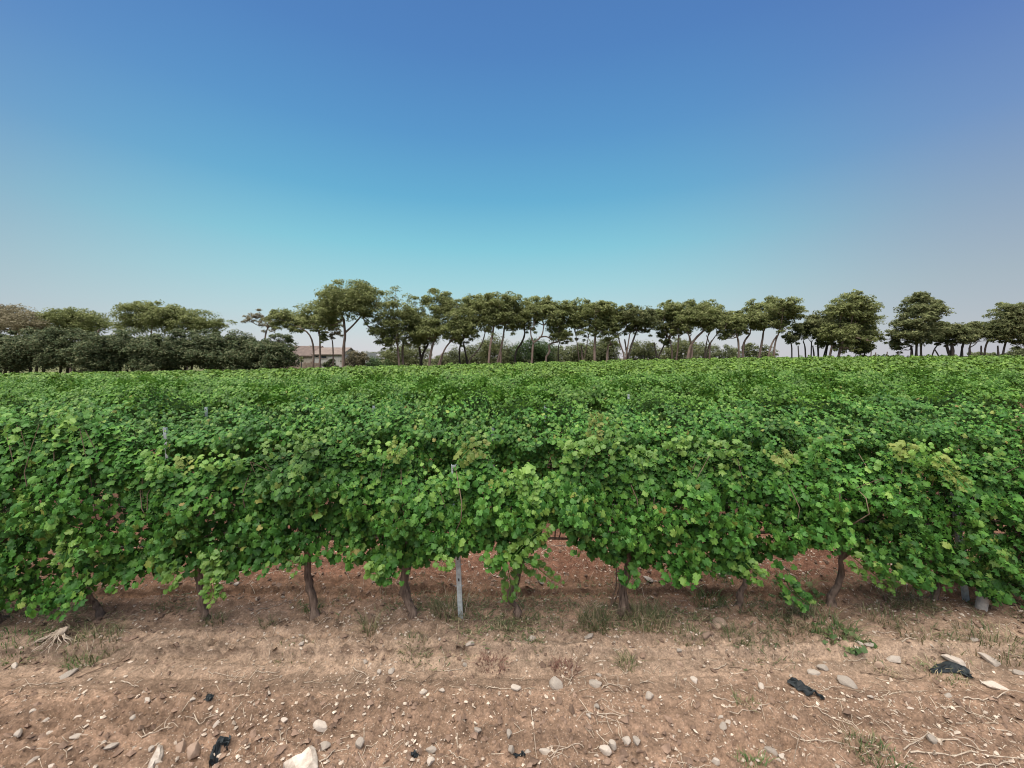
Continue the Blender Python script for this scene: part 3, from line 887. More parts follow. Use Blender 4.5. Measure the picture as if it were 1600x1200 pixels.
# ------------------------------------------------------------------ trellis posts and wires
def post_mesh(h=1.52):
    b_ = MB()
    w, d, th = .042, .030, .004
    # open U profile
    prof_ = [(-w/2, -d/2), (w/2, -d/2), (w/2, d/2), (w/2 - th, d/2), (w/2 - th, -d/2 + th), (-w/2 + th, -d/2 + th), (-w/2 + th, d/2), (-w/2, d/2)]
    n = len(prof_)
    V = [(x, y, z) for z in (-.25, h) for x, y in prof_]
    Fq = [(i, (i + 1) % n, n + (i + 1) % n, n + i) for i in range(n)]
    b_.add(V, Fq, smooth=False)
    tops = [(n + 0, n + 1, n + 4, n + 5), (n + 1, n + 2, n + 3, n + 4), (n + 5, n + 6, n + 7, n + 0)]
    b_.add(V, tops, smooth=False)
    return b_.mesh('post_channel', M['steel'])
pm = post_mesh()
b_ = MB(); b_.add(*box_vf(0, 0, 0, .012, .004, .026), smooth=False); slot_me = b_.mesh('slot', M['dark_hole'])
b_ = MB()
add_tube(b_, [(0, 0, 0), (.014, -.004, .0), (.018, -.004, .010)], .003, 5); hook_me = b_.mesh('wire_hook', M['steel'])
def steel_post(base, top, label, group='steel trellis posts'):
    v = np.array(top) - np.array(base)
    L = np.linalg.norm(v)
    p = tag(empty('trellis_post', base), label, 'post', group)
    q = Vector(v / L).to_track_quat('Z', 'Y')
    p.rotation_mode = 'QUATERNION'
    tilt = Vector((0, 0, 1)).rotation_difference(Vector(v / L))
    p.rotation_quaternion = tilt
    c = obj('post_channel', pm, p); c.scale = (1, 1, L / 1.52)
    for k in range(6):
        z = L - .05 - k * .2
        if z < .2:
            break
        s = obj('slot', slot_me, p, (0, -.0165, z))
        for sd in (-1, 1):
            hk = obj('wire_hook', hook_me, p, (sd * .020, -.010, z - .06)); hk.scale = (sd, 1, 1)
    return p
def post_at(pb, pt, k, label):
    D = ROW0 + SPACING * k
    for _ in range(3):
        D = row_y(k, at(pb[0], pb[1], D)[0])
    Bp = at(pb[0], pb[1], D - .0); Bp[2] = float(ground_z(Bp[0], D, False))
    Tp = at(pt[0], pt[1] - 8, D - .05)
    return steel_post(Bp, Tp, label)
# front row posts lean a little out of the foliage towards the track
post_at((720, 980), (709, 734), 0, 'pale steel stake with bare lower half in the middle of the front row')
post_at((1508, 950), (1485, 728), 0, 'pale steel stake in the front row beside the grey sleeved stump')
row_posts = {1: [(258, 668, 'steel stake tip above the second row foliage behind the left dip in the front row'), (770, 668, 'thin steel stake tip standing in the second row above the middle dip')],
             2: [(322, 636, 'small steel stake tip in the third row, leftmost of that row'), (584, 634, 'small steel stake tip in the third row, between the other two of that row'), (852, 634, 'small steel stake tip in the third row, right of the middle')],
             3: [(982, 616, 'tiny steel stake tip poking from the fourth row')]}
for k, L in row_posts.items():
    D = ROW0 + SPACING * k
    for px, py, lab in L:
        Tp = at(px, py, D - (.16 if k == 1 else .10))
        Bp = np.array([Tp[0], D - .12, 0]); Bp[2] = float(ground_z(Bp[0], Bp[1], False))
        steel_post(Bp, Tp, lab)
for k, z, lab in [(0, .66, 'low trellis wire along the front row'), (0, 1.02, 'upper trellis wire along the front row'), (1, .66, 'low trellis wire along the second row'), (1, 1.05, 'upper trellis wire along the second row')]:
    b_ = MB()
    P = []
    for X in np.arange(-9, 9.01, .75):
        Y = row_y(k, X) - .02
        P.append((X, Y, float(ground_z(X, Y, False)) + z + .012 * math.sin(X * 1.4)))
    add_tube(b_, P, .002, 4)
    tag(b_.build('trellis_wire', M['wire']), lab, 'wire', 'trellis wires')

# grey sleeved stump beside the right steel stake
bp_ = gpix(1533, 952)
b_ = MB()
H_ = .25
zs = np.linspace(-.03, H_, 9)
rad = np.array([.042, .042, .041, .040, .038, .035, .028, .016, .005])
add_tube(b_, np.stack([zs * .08, zs * 0, zs], -1), rad, 12, 0, .05, np.random.default_rng(3))
sl = tag(empty('sleeved_stump', bp_), 'pale grey sleeved stump with rounded top beside the right steel stake', 'stump')
b_.build('sleeve', M['wrap'], sl)
b_ = MB()
add_tube(b_, [(.0, -.045, .17), (.05, -.05, .13), (.09, -.05, .06)], .004, 4); b_.build('tie_string', M['twig'], sl)

# ------------------------------------------------------------------ trees
TREE_N = [0]
G_L, G_M, G_R = 'pines rising behind the dark oaks', 'pines in the row behind the vineyard', 'windswept pines on the crest'
def ellip_clumps(g, mb, c, r, n, tuft, flat=.55, shell=.55, up=.5, mat=0, sparse=False, per=75):
    """many small leaf faces gathered in clumps through an ellipsoid"""
    nc = max(6, int(n / (50 if sparse else per)))
    d = g.normal(0, 1, (nc, 3)); d /= np.linalg.norm(d, axis=1)[:, None]
    rr = g.random(nc) ** (1 / 3) * (1 - shell) + shell
    rr = np.where(g.random(nc) < .3, g.random(nc) * .9, rr)
    cc = c + d * rr[:, None] * r
    cr = np.min(r) * g.uniform(.36, .70, nc) * (0.75 if sparse else 1.0)
    k = g.integers(0, nc, n)
    dd = g.normal(0, 1, (n, 3)); dd /= np.linalg.norm(dd, axis=1)[:, None]
    dd[:, 2] = np.where(g.random(n) < .6, np.abs(dd[:, 2]), dd[:, 2])
    P = cc[k] + dd * (cr[k] * (g.random(n) ** .4))[:, None] * np.array([1.2, 1.2, flat + .25])
    N = dd * .7 + np.array([0, 0, up]) + g.normal(0, .45, (n, 3))
    T = g.normal(0, 1, (n, 3)) + np.array([0, 0, .25])
    X, Y, Z = leaf_frames(N, T)
    s = tuft * g.uniform(.55, 1.3, n)
    # ragged three-pronged spray: 5 corners, 3 triangles
    tv = np.array([(-.55, -.2, 0), (-.05, .12, .10), (.15, .6, -.04), (.5, -.35, 0.02)])
    tf = np.array([(0, 1, 2), (1, 3, 2)])
    out = P[:, None] + s[:, None, None] * (tv[None, :, 0:1] * X[:, None] + tv[None, :, 1:2] * Y[:, None] + tv[None, :, 2:3] * Z[:, None])
    f = (tf[None] + (np.arange(n) * 4)[:, None, None]).reshape(-1, 3)
    mb.add(out.reshape(-1, 3), f, mat, smooth=False)
    return cc

def tree(name, label, trunk, lobes, D, mat='pine', bark='pine_bark', group=None, cat='pine tree', dens=1.0, r0=2.0, tuft=.37, extra_trunks=(), flat=.5, twigs=True, per=75):
    """trunk: pixel path from the base up; lobes: (x, y, rx, ry[, density]) pixel ellipses of the crown at distance D"""
    g = np.random.default_rng(2000 + TREE_N[0]); TREE_N[0] += 1
    px = D / F
    base = at(trunk[0][0], trunk[0][1], D)
    gz = float(ground_z(base[0], D, False))
    root = tag(empty(name, (base[0], D, gz)), label, cat, group)
    o = np.array([base[0], D, gz])
    tb = MB(); cb = MB()
    tops = []
    for tr in [trunk] + list(extra_trunks):
        P = [at(x, y, D + (g.normal(0, .25) if q else 0)) - o for q, (x, y) in enumerate(tr)]
        if tr[0][1] > 540:
            P[0][2] = -.2
            if tr is not trunk:
                P[0][1] += g.uniform(-.3, .3)
        C = smooth_path(P, 10)
        rt = r0 if (tr is trunk or tr[0][1] > 545) else r0 * .6
        add_tube(tb, C, np.linspace(rt * px, rt * px * .62, 10) * (1 + .06 * g.normal(0, 1, 10)), 7, 0, .1, g)
        tops.append(C[-1])
    if cat == 'pine tree' and group != G_L:
        low = sorted(lobes, key=lambda q: -q[1])[:2]
        lobes = list(lobes) + [(q[0] + g.normal(0, 3), q[1] + q[3] * .8 + 2, q[2] * .75, 7, .55) for q in low]
        r0 = r0 * .82
    for lb in lobes:
        x, y, rx, ry = lb[:4]
        dn = lb[4] if len(lb) > 4 else 1.0
        dep = g.normal(0, .5) * min(rx * px * .8, 2.0)
        c = at(x, y, D + dep) - o
        ks = (1.0, 1.0) if group == G_L else (1.08, 1.2)
        r = np.array([rx * px * ks[0], (rx + ry) / 2 * px * 1.05, ry * px * ks[1]])
        n = int(rx * ry * 6.4 * dens * dn * (0.8 if dn < 1 else 1.25)) + 60
        cc = ellip_clumps(g, cb, c, r, n, tuft * (.85 if dn < 1 else 1), flat=flat, sparse=dn < 1, per=per)
        # limb up into the lobe, branching to its clumps
        s = tops[int(np.argmin([np.linalg.norm(c - t_) for t_ in tops]))]
        mid = (s + c) / 2 + np.array([g.normal(0, .3), g.normal(0, .3), -.12 * np.linalg.norm(c - s) + g.normal(0, .15)])
        L = smooth_path([s - (0, 0, .3 * px), mid, c], 8)
        add_tube(tb, L, np.linspace(r0 * px * .55, r0 * px * .16, 8), 5)
        if twigs:
            for q in g.choice(len(cc), min(len(cc), 9 if dn < 1 else 6), replace=False):
                st = L[int(g.integers(4, 8))]
                e = cc[q]
                add_tube(tb, smooth_path([st, (st + e) / 2 + g.normal(0, .12, 3), e], 4), np.linspace(r0 * px * .2, r0 * px * .06, 4), 4, cap=False)
    tb.build('trunk', M[bark], root)
    cr = cb.build('crown', M[mat], root)
    return root

PINES = [
 # label, trunk, lobes, D, material, group, extra trunks, r0
 ('brownish pine with forked trunk at the left edge, above the dark oaks', [(26, 575), (25, 530), (24, 516)], [(12, 500, 42, 20), (42, 507, 24, 17), (-25, 496, 30, 22)], 74, 'pine_dry', G_L, [[(25, 528), (34, 518)]], 2.2),
 ('low domed green pine second from the left edge, above the dark oaks', [(108, 575), (112, 535), (115, 522)], [(115, 503, 48, 17), (140, 509, 27, 15), (86, 512, 24, 14), (113, 494, 34, 10)], 75, 'pine', G_L, [[(140, 540), (155, 515)]], 2.0),
 ('broad umbrella pine above the dark oaks with bare limb on its left', [(184, 575), (186, 524), (196, 504)], [(236, 492, 48, 18), (206, 506, 28, 15), (258, 504, 40, 17), (240, 482, 36, 9)], 74, 'pine', G_L, [[(235, 540), (238, 505)]], 2.0),
 ('lower spreading pine right of the broad umbrella pine, above the dark oaks', [(292, 575), (288, 530), (290, 515)], [(300, 503, 40, 16), (325, 511, 24, 12), (356, 506, 11, 10, .45)], 76, 'pine', G_L, [], 1.8),
 ('thin airy pine with see-through crown above the right end of the oaks', [(413, 575), (414, 530), (420, 508)], [(388, 499, 13, 9, .8), (408, 492, 18, 9, .9), (416, 509, 16, 10, .8)], 72, 'pine_dry', G_L, [], 1.5),
 ('flat-topped pine leaning left over the farmhouse roof', [(488, 576), (490, 548), (484, 524), (468, 510)], [(448, 499, 28, 12), (433, 495, 12, 8), (468, 507, 20, 10)], 66, 'pine', G_M, [], 1.6),
 ('pine with thin straight trunk before the middle of the farmhouse', [(499, 578), (500, 540), (499, 512)], [(499, 489, 27, 14), (489, 504, 22, 11), (514, 499, 17, 14), (505, 524, 6, 6)], 64, 'pine', G_M, [], 1.6),
 ('slender small pine with forked twigs before the grey farmhouse roof', [(521, 576), (520, 540), (517, 524)], [(518, 514, 17, 7, .6), (527, 508, 10, 7, .6)], 68, 'pine_dry', G_M, [], 1.2),
 ('tallest pine with thick straight trunk and dense round top by the farmhouse', [(536, 578), (537, 545), (539, 522), (537, 498)], [(543, 461, 38, 16), (519, 470, 19, 15), (566, 469, 21, 18), (540, 481, 36, 13), (590, 469, 9, 17, .55), (577, 494, 18, 9, .4), (510, 500, 14, 9), (585, 508, 14, 9, .3)], 60, 'pine', G_M, [[(539, 520), (552, 508), (566, 492)]], 2.7),
 ('pale feathery topped pine right of the tallest pine, over two pale trunks', [(625, 576), (622, 548), (620, 528)], [(621, 470, 18, 16, .5), (617, 491, 27, 14), (610, 519, 28, 16), (640, 500, 14, 11), (600, 531, 14, 8, .5)], 61, 'pine', G_M, [], 1.9),
 ('pine with second pale trunk beside the feathery topped pine', [(631, 576), (629, 548), (632, 530)], [(650, 479, 12, 14, .6), (648, 500, 17, 15), (645, 524, 20, 14)], 63, 'pine', G_M, [], 1.9),
 ('dark leaning pine in shade between pale trunks', [(655, 576), (660, 556), (669, 538)], [(662, 486, 9, 12, .6), (668, 520, 20, 17), (655, 514, 14, 12)], 66, 'pine_dark', G_M, [[(661, 556), (655, 542)]], 2.4),
 ('round-headed pine with pale right-leaning trunk', [(669, 575), (674, 548), (680, 528)], [(684, 467, 21, 11), (690, 481, 20, 12), (700, 499, 22, 15), (680, 510, 20, 12), (665, 519, 18, 9)], 61, 'pine', G_M, [], 2.3),
 ('pine with twin pale trunks both leaning right', [(684, 575), (693, 550), (706, 531)], [(715, 479, 13, 10, .6), (720, 499, 20, 16), (710, 519, 18, 11), (734, 509, 17, 13)], 60, 'pine', G_M, [[(680, 575), (691, 552)]], 1.7),
 ('dark-trunked pine forking low beside the thin curved trunk', [(719, 575), (718, 548), (722, 532)], [(726, 526, 15, 9), (735, 489, 13, 11), (730, 507, 12, 9)], 65, 'pine_dark', G_M, [[(733, 575), (727, 550), (724, 535)]], 1.6),
 ('pine with thin trunk sweeping right in a long curve', [(733, 575), (734, 562), (744, 551), (753, 537), (758, 520)], [(740, 474, 13, 11), (752, 489, 20, 13), (765, 479, 19, 13)], 62, 'pine', G_M, [], 1.3),
 ('tall pine with pale upright trunk under a broad flat crown', [(763, 574), (765, 548), (769, 525), (772, 508)], [(772, 472, 26, 11), (760, 490, 20, 12), (785, 494, 20, 12), (768, 505, 19, 9)], 59, 'pine', G_M, [], 2.2),
 ('pine with reddish slanting trunk under the broad flat crown', [(773, 574), (781, 552), (786, 528), (788, 512)], [(795, 474, 18, 11), (800, 489, 20, 13), (805, 505, 15, 10)], 60, 'pine', G_M, [[(781, 574), (783, 550)]], 1.9),
 ('pine whose pale trunk bends right above a low bush', [(804, 574), (806, 550), (815, 536), (820, 522), (819, 510)], [(818, 481, 14, 10), (812, 495, 16, 10), (822, 505, 10, 7, .6)], 63, 'pine_dark', G_M, [], 1.8),
 ('domed pine with thick low-forking trunk and open branches', [(830, 572), (832, 548), (834, 534)], [(838, 475, 24, 10), (850, 484, 14, 9), (835, 489, 22, 11), (856, 476, 7, 8), (828, 506, 12, 8, .5)], 60, 'pine', G_M, [[(834, 536), (830, 526), (829, 514)], [(834, 535), (846, 525), (850, 508)], [(842, 527), (854, 526), (866, 533)]], 2.2),
 ('pine with zigzag crooked pale trunk', [(855, 571), (853, 559), (859, 550), (858, 538), (873, 533), (872, 522)], [(868, 489, 18, 13), (875, 504, 18, 12), (880, 484, 15, 11), (872, 519, 14, 8)], 61, 'pine', G_M, [], 1.8),
 ('thin straight pine beside the zigzag trunk', [(873, 571), (872, 548), (875, 532)], [(884, 526, 9, 8), (874, 521, 8, 7)], 66, 'pine_dark', G_M, [], 1.2),
 ('broad pine with Y-forked dark trunk right of the zigzag trunk', [(911, 570), (909, 548), (908, 540)], [(905, 484, 20, 11), (900, 499, 18, 12), (920, 494, 22, 15), (914, 516, 20, 9, .6)], 62, 'pine', G_M, [[(908, 541), (900, 524)], [(909, 541), (920, 524)]], 1.5),
 ('dense pine with thick dark upright trunk before dark shrubs', [(930, 570), (929, 548), (930, 528), (932, 508)], [(930, 481, 25, 9), (945, 489, 20, 14), (940, 509, 22, 13), (955, 500, 12, 14), (950, 528, 14, 7, .6)], 60, 'pine', G_M, [[(948, 568), (950, 540)]], 2.4),
 ('airy-topped pine with V-shaped pair of thin stems', [(974, 568), (975, 556), (969, 538), (965, 522)], [(970, 482, 14, 9, .55), (975, 499, 14, 13), (962, 512, 10, 10)], 60, 'pine', G_M, [[(975, 556), (981, 540), (984, 522)]], 1.4),
 ('umbrella pine with dark trunk fanning into spread limbs', [(981, 567), (983, 552), (990, 530), (995, 516)], [(990, 490, 22, 11), (1003, 499, 22, 13), (1010, 509, 16, 9), (986, 508, 15, 9)], 61, 'pine_dark', G_M, [[(983, 552), (976, 530)]], 1.8),
 ('small dark pine with trunk slanting right, low shrub on its left', [(1021, 566), (1031, 553), (1038, 538), (1042, 522)], [(1025, 494, 13, 9), (1032, 504, 15, 10), (1040, 532, 8, 6), (1036, 520, 9, 6)], 63, 'pine_dark', G_M, [[(1029, 555), (1022, 535)]], 1.4),
 ('pine with thin bowed trunk and feathery left top', [(1049, 566), (1050, 548), (1046, 530)], [(1045, 489, 18, 12), (1040, 478, 10, 8, .55), (1050, 509, 15, 12)], 62, 'pine', G_M, [], 1.5),
 ('pine with thin straight leaning trunk right of the bowed trunk', [(1055, 566), (1059, 545), (1060, 527)], [(1062, 484, 18, 10), (1068, 504, 20, 13)], 61, 'pine', G_M, [], 1.4),
 ('large spreading pine with stout pale trunk branching to the right', [(1073, 565), (1077, 548), (1085, 531), (1101, 515)], [(1085, 480, 24, 9), (1095, 494, 24, 13), (1110, 500, 23, 12), (1076, 500, 15, 12)], 59, 'pine', G_M, [[(1079, 565), (1081, 548), (1077, 525)]], 2.4),
 ('pine with slim slanting stem under feathery crown tips', [(1099, 564), (1103, 542), (1106, 526)], [(1112, 479, 16, 9, .55), (1117, 490, 18, 11)], 62, 'pine', G_M, [[(1098, 564), (1106, 546), (1109, 536)]], 1.2),
 ('pine with dark stem opening like a vase of thin limbs', [(1109, 564), (1109, 542), (1112, 532)], [(1125, 499, 18, 12), (1135, 492, 10, 6, .6)], 60, 'pine', G_M, [[(1110, 536), (1120, 522)], [(1109, 538), (1104, 524)]], 1.6),
 ('flat-crowned pine with straight twin stems, left stem', [(1155, 562), (1154, 538), (1152, 526)], [(1140, 510, 19, 11), (1150, 498, 20, 9), (1136, 523, 12, 5)], 60, 'pine', G_M, [], 1.8),
 ('flat-crowned pine with straight twin stems, right stem', [(1161, 562), (1162, 538), (1172, 521)], [(1165, 504, 18, 11), (1175, 486, 12, 11, .7)], 61, 'pine', G_M, [], 2.0),
 ('pine with dark slanting trunk under the tallest right-hand crown', [(1183, 561), (1190, 538), (1193, 518)], [(1180, 479, 14, 10, .6), (1190, 499, 22, 13), (1205, 479, 20, 10)], 60, 'pine', G_R, [], 1.9),
 ('round-topped pine brushed to the right with two crossing thin trunks', [(1208, 560), (1211, 538), (1217, 520)], [(1225, 479, 23, 11), (1215, 494, 26, 13), (1240, 489, 13, 10), (1226, 508, 18, 6, .7)], 59, 'pine', G_R, [[(1197, 560), (1205, 540), (1214, 524)]], 1.6),
 ('low thin-stemmed dark pine at the left of the leaning group', [(1238, 560), (1237, 542), (1234, 533)], [(1246, 517, 17, 8), (1235, 526, 11, 6)], 60, 'pine_dark', G_R, [[(1249, 560), (1247, 540)]], 1.2),
 ('low dark pine with wavy stem beside the leaning big pine', [(1260, 560), (1258, 544), (1255, 533)], [(1264, 510, 16, 10), (1276, 501, 14, 9)], 61, 'pine_dark', G_R, [[(1267, 560), (1268, 535)]], 1.2),
 ('dark multi-stemmed pine tucked against the leaning big pine', [(1280, 560), (1278, 542), (1276, 530)], [(1280, 514, 20, 11), (1290, 499, 15, 11), (1290, 530, 14, 9)], 60, 'pine_dark', G_R, [[(1274, 560), (1270, 540)], [(1284, 560), (1292, 538)], [(1290, 560), (1294, 536)]], 1.4),
 ('big windswept pine with thick right-leaning trunk before the open gap', [(1307, 560), (1315, 538), (1320, 522)], [(1332, 471, 21, 12), (1318, 484, 21, 13), (1345, 484, 21, 13), (1330, 504, 36, 17), (1351, 509, 18, 13), (1308, 519, 24, 13), (1354, 524, 14, 9), (1322, 534, 28, 10), (1364, 489, 7, 3, .6)], 57, 'pine', G_R, [[(1296, 560), (1300, 540)]], 2.2),
 ('low dark skirt of pine under the big windswept pine', [(1346, 561), (1344, 550)], [(1340, 541, 21, 8), (1352, 536, 10, 6)], 60, 'pine_dark', G_R, [[(1351, 561), (1350, 548)]], 1.3),
 ('bushy pine right of the open gap with layered windblown crown', [(1432, 561), (1432, 542), (1432, 527)], [(1442, 467, 20, 8), (1435, 479, 25, 11), (1445, 489, 28, 11), (1430, 504, 24, 12), (1467, 497, 18, 7, .6), (1416, 519, 23, 11), (1394, 529, 14, 8, .55), (1440, 524, 24, 11), (1403, 536, 12, 7)], 57, 'pine_dark', G_R, [[(1429, 561), (1424, 540)]], 2.0),
 ('dark pine with straight stem half hidden by the layered pine', [(1441, 561), (1439, 543), (1442, 533)], [(1460, 519, 20, 11), (1450, 512, 15, 9)], 60, 'pine_dark', G_R, [], 1.6),
 ('dark pine with splayed slanting stems right of the layered pine', [(1452, 561), (1460, 546), (1470, 535)], [(1480, 522, 24, 12), (1473, 514, 19, 9)], 59, 'pine_dark', G_R, [[(1475, 561), (1460, 545)]], 1.2),
 ('low dark pine with stout short trunk in the flat-topped group', [(1488, 561), (1488, 546), (1486, 536)], [(1500, 520, 24, 12), (1510, 514, 18, 7)], 58, 'pine_dark', G_R, [[(1489, 556), (1478, 538)]], 2.6),
 ('low dark pine with trunk forking right at the end of the flat-topped group', [(1504, 560), (1503, 547), (1506, 535)], [(1530, 521, 24, 10), (1518, 515, 15, 8)], 59, 'pine_dark', G_R, [[(1514, 560), (1515, 543)]], 2.0),
 ('pine with sparse feathery upper crown near the right edge', [(1537, 560), (1540, 542), (1545, 530)], [(1546, 514, 18, 9), (1561, 486, 14, 10, .6), (1556, 500, 12, 9, .6)], 60, 'pine', G_R, [[(1535, 560), (1533, 540)]], 1.4),
 ('tall bushy pine close to the right edge', [(1565, 558), (1570, 540), (1578, 522)], [(1580, 489, 20, 12), (1585, 504, 24, 14), (1565, 519, 20, 11)], 58, 'pine_dark', G_R, [[(1563, 558), (1559, 540)]], 1.6),
 ('pine cut by the right edge of the picture', [(1608, 557), (1602, 540), (1602, 525)], [(1608, 499, 24, 18), (1604, 527, 20, 11)], 58, 'pine_dark', G_R, [], 1.8),
]
for lab, tr, lobes, D, mat, grp, ex, r0 in PINES:
    tree('pine_tree', lab, tr, lobes, D, mat, 'dark_bark' if mat == 'pine_dark' else 'pine_bark', grp, extra_trunks=ex, r0=r0)

OAKS = [(8, 550, 36, 30), (56, 549, 32, 29), (104, 547, 34, 30), (150, 548, 32, 29), (196, 547, 33, 29), (242, 549, 33, 27), (288, 547, 32, 29), (334, 547, 31, 29), (378, 548, 31, 29), (425, 549, 31, 26)]
OAK_L = ['dark round evergreen oak cut by the left edge', 'dark evergreen oak below the gap left of the low domed pine', 'dark evergreen oak right below the low domed pine', 'dark evergreen oak below the bare limb of the umbrella pine',
         'dark evergreen oak below the left part of the umbrella pine', 'dark evergreen oak below the centre of the umbrella pine', 'dark evergreen oak below the lower spreading pine', 'dark evergreen oak with visible stems below the right slope of pines',
         'dark evergreen oak below the thin airy pine', 'end oak of the dark row with forked stem beside the farmhouse']
for i, (x, y, rx, ry) in enumerate(OAKS):
    g = np.random.default_rng(60 + i)
    jt = g.normal(0, 3); y = y + g.normal(0, 2.5)
    lob = [(x, y + 8, rx * .9, ry * .68), (x - rx * .2 + jt, y - 4, rx * .5, ry * .5), (x + rx * .35 - jt, y + 8, rx * .5, ry * .5), (x - rx * .35, y - ry * .45, rx * .55, ry * .45), (x + rx * .4, y - ry * .38, rx * .55, ry * .45), (x + g.normal(0, 4), y - ry * .68, rx * .5, ry * .32),
           (x - rx * .6, y + 6, rx * .55, ry * .6), (x + rx * .6, y + 4, rx * .55, ry * .6), (x - rx * .3, y + 20, rx * .6, 11), (x + rx * .4, y + 20, rx * .6, 11)]
    tree('oak_tree', OAK_L[i], [(x + g.normal(0, 4), 590 - i * 0.6), (x + 2, 572), (x, 560)], lob, 60 + g.uniform(-1, 2), 'oak', 'dark_bark', 'dark oaks edging the vineyard', 'oak tree', .75, 2.0, .33,
         extra_trunks=[[(x + 9, 588), (x + 12, 570), (x + 16, 556)], [(x - 10, 588), (x - 9, 572), (x - 14, 556)]], flat=.6, per=150)

BUSHES = [  # x, y, rx, ry, D, mat, label
 (590, 569, 17, 8, 72, 'bush_green', 'low rounded green shrub just right of the farmhouse'),
 (603, 553, 17, 6, 110, 'bush', 'pale distant tree clump seen right of the farmhouse'),
 (575, 556, 14, 6, 112, 'bush', 'distant low tree clump behind the right end of the farmhouse'),
 (640, 557, 22, 15, 74, 'pine_dark', 'dark shrub behind the two pale straight trunks'),
 (612, 560, 10, 12, 75, 'pine_dark', 'small dark shrub left of the two pale straight trunks'),
 (692, 562, 20, 9, 78, 'bush', 'grey-green shrub behind the pale right-leaning trunk'),
 (716, 561, 17, 11, 76, 'bush', 'grey-green shrub behind the dark forked trunk'),
 (745, 556, 20, 13, 76, 'bush', 'rounded shrub behind the sweeping curved trunk'),
 (772, 548, 17, 17, 73, 'pine_dark', 'tall dark shrub behind the pale upright trunk'),
 (800, 557, 18, 12, 72, 'bush', 'brownish shrub below the trunk bending right'),
 (834, 549, 23, 14, 70, 'bush_green', 'domed shrub behind the low-forking trunk'),
 (848, 556, 16, 12, 72, 'pine_dark', 'shaded shrub between the low-forking and zigzag trunks'),
 (884, 556, 24, 11, 76, 'bush', 'wide greyish shrub right of the zigzag trunk'),
 (908, 552, 16, 12, 72, 'bush', 'leafy shrub behind the Y-forked trunk'),
 (927, 553, 14, 14, 74, 'pine_dark', 'dark shrub behind the thick dark upright trunk'),
 (946, 549, 17, 14, 70, 'bush', 'olive shrub right of the thick dark upright trunk'),
 (1007, 551, 18, 13, 68, 'pine_dark', 'dark rounded shrub right of the fanning umbrella pine'),
 (1040, 556, 16, 9, 74, 'pine_dark', 'low dark shrub behind the small slanting pine'),
 (1062, 550, 18, 14, 72, 'pine_dark', 'dark shrub behind the thin bowed trunk'),
 (1092, 552, 14, 11, 76, 'bush', 'rounded olive shrub right of the stout pale trunk'),
 (1124, 551, 20, 9, 84, 'bush', 'long low olive shrub behind the vase-shaped stem'),
 (1145, 554, 12, 6, 86, 'bush', 'low shrub left of the straight twin stems'),
 (1172, 550, 11, 9, 70, 'bush', 'round shrub just right of the straight twin stems'),
 (1198, 550, 11, 8, 72, 'bush', 'small shrub between the dark slanting and crossing trunks'),
 (1530, 556, 32, 5, 74, 'bush', 'low shrub strip under the flat-topped pine group'),
 (1592, 551, 20, 7, 68, 'bush', 'low green shrub at the right edge of the vineyard'),
 (516, 566, 9, 10, 70, 'bush', 'small leafy bush before the pale farmhouse wall'),
 (553, 562, 15, 14, 70, 'pine_dry', 'brownish leafy tree before the right end of the farmhouse'),
 (566, 558, 10, 9, 71, 'pine_dry', 'thin brownish bush against the farmhouse end wall'),
]
for x, y, rx, ry, D, mat, lab in BUSHES:
    g = np.random.default_rng(int(x * 7))
    k_ = .75 if 500 < x < 570 else 1.0
    rx *= 1.2 * k_; ry *= 1.3 * k_
    lob = [(x, y + 3, rx * .95, ry * .9), (x - rx * .55, y + 4, rx * .55, ry * .8), (x + rx * .55, y + 4, rx * .55, ry * .8), (x + g.normal(0, 2), y - ry * .35, rx * .6, ry * .6)]
    tree('shrub', lab, [(x, 575), (x, y + ry * .3)], lob, D, mat, 'dark_bark', 'shrubs between the pine trunks', 'shrub', .9, 1.2, .29, extra_trunks=[[(x + rx * .3, 575), (x + rx * .4, y)]], flat=.7, twigs=False)

# low undergrowth along the far edge of the vineyard
b_ = MB()
g = np.random.default_rng(606)
for q in range(420):
    X_ = g.uniform(-95, 95); Y_ = g.uniform(56.5, 66)
    if abs(X_ / Y_ + .42) < .16 and g.random() < .6:
        continue
    r_ = g.uniform(.4, 1.1) * (1.2 if X_ < -40 else 1)
    c_ = np.array([X_, Y_, float(ground_z(X_, Y_, False)) + r_ * .25])
    ellip_clumps(g, b_, c_, np.array([r_ * 1.5, r_, r_ * .6]), 110, .3)
tag(b_.build('undergrowth', M['bush']), 'low olive undergrowth at the foot of the pines and oaks', 'undergrowth', kind='stuff')

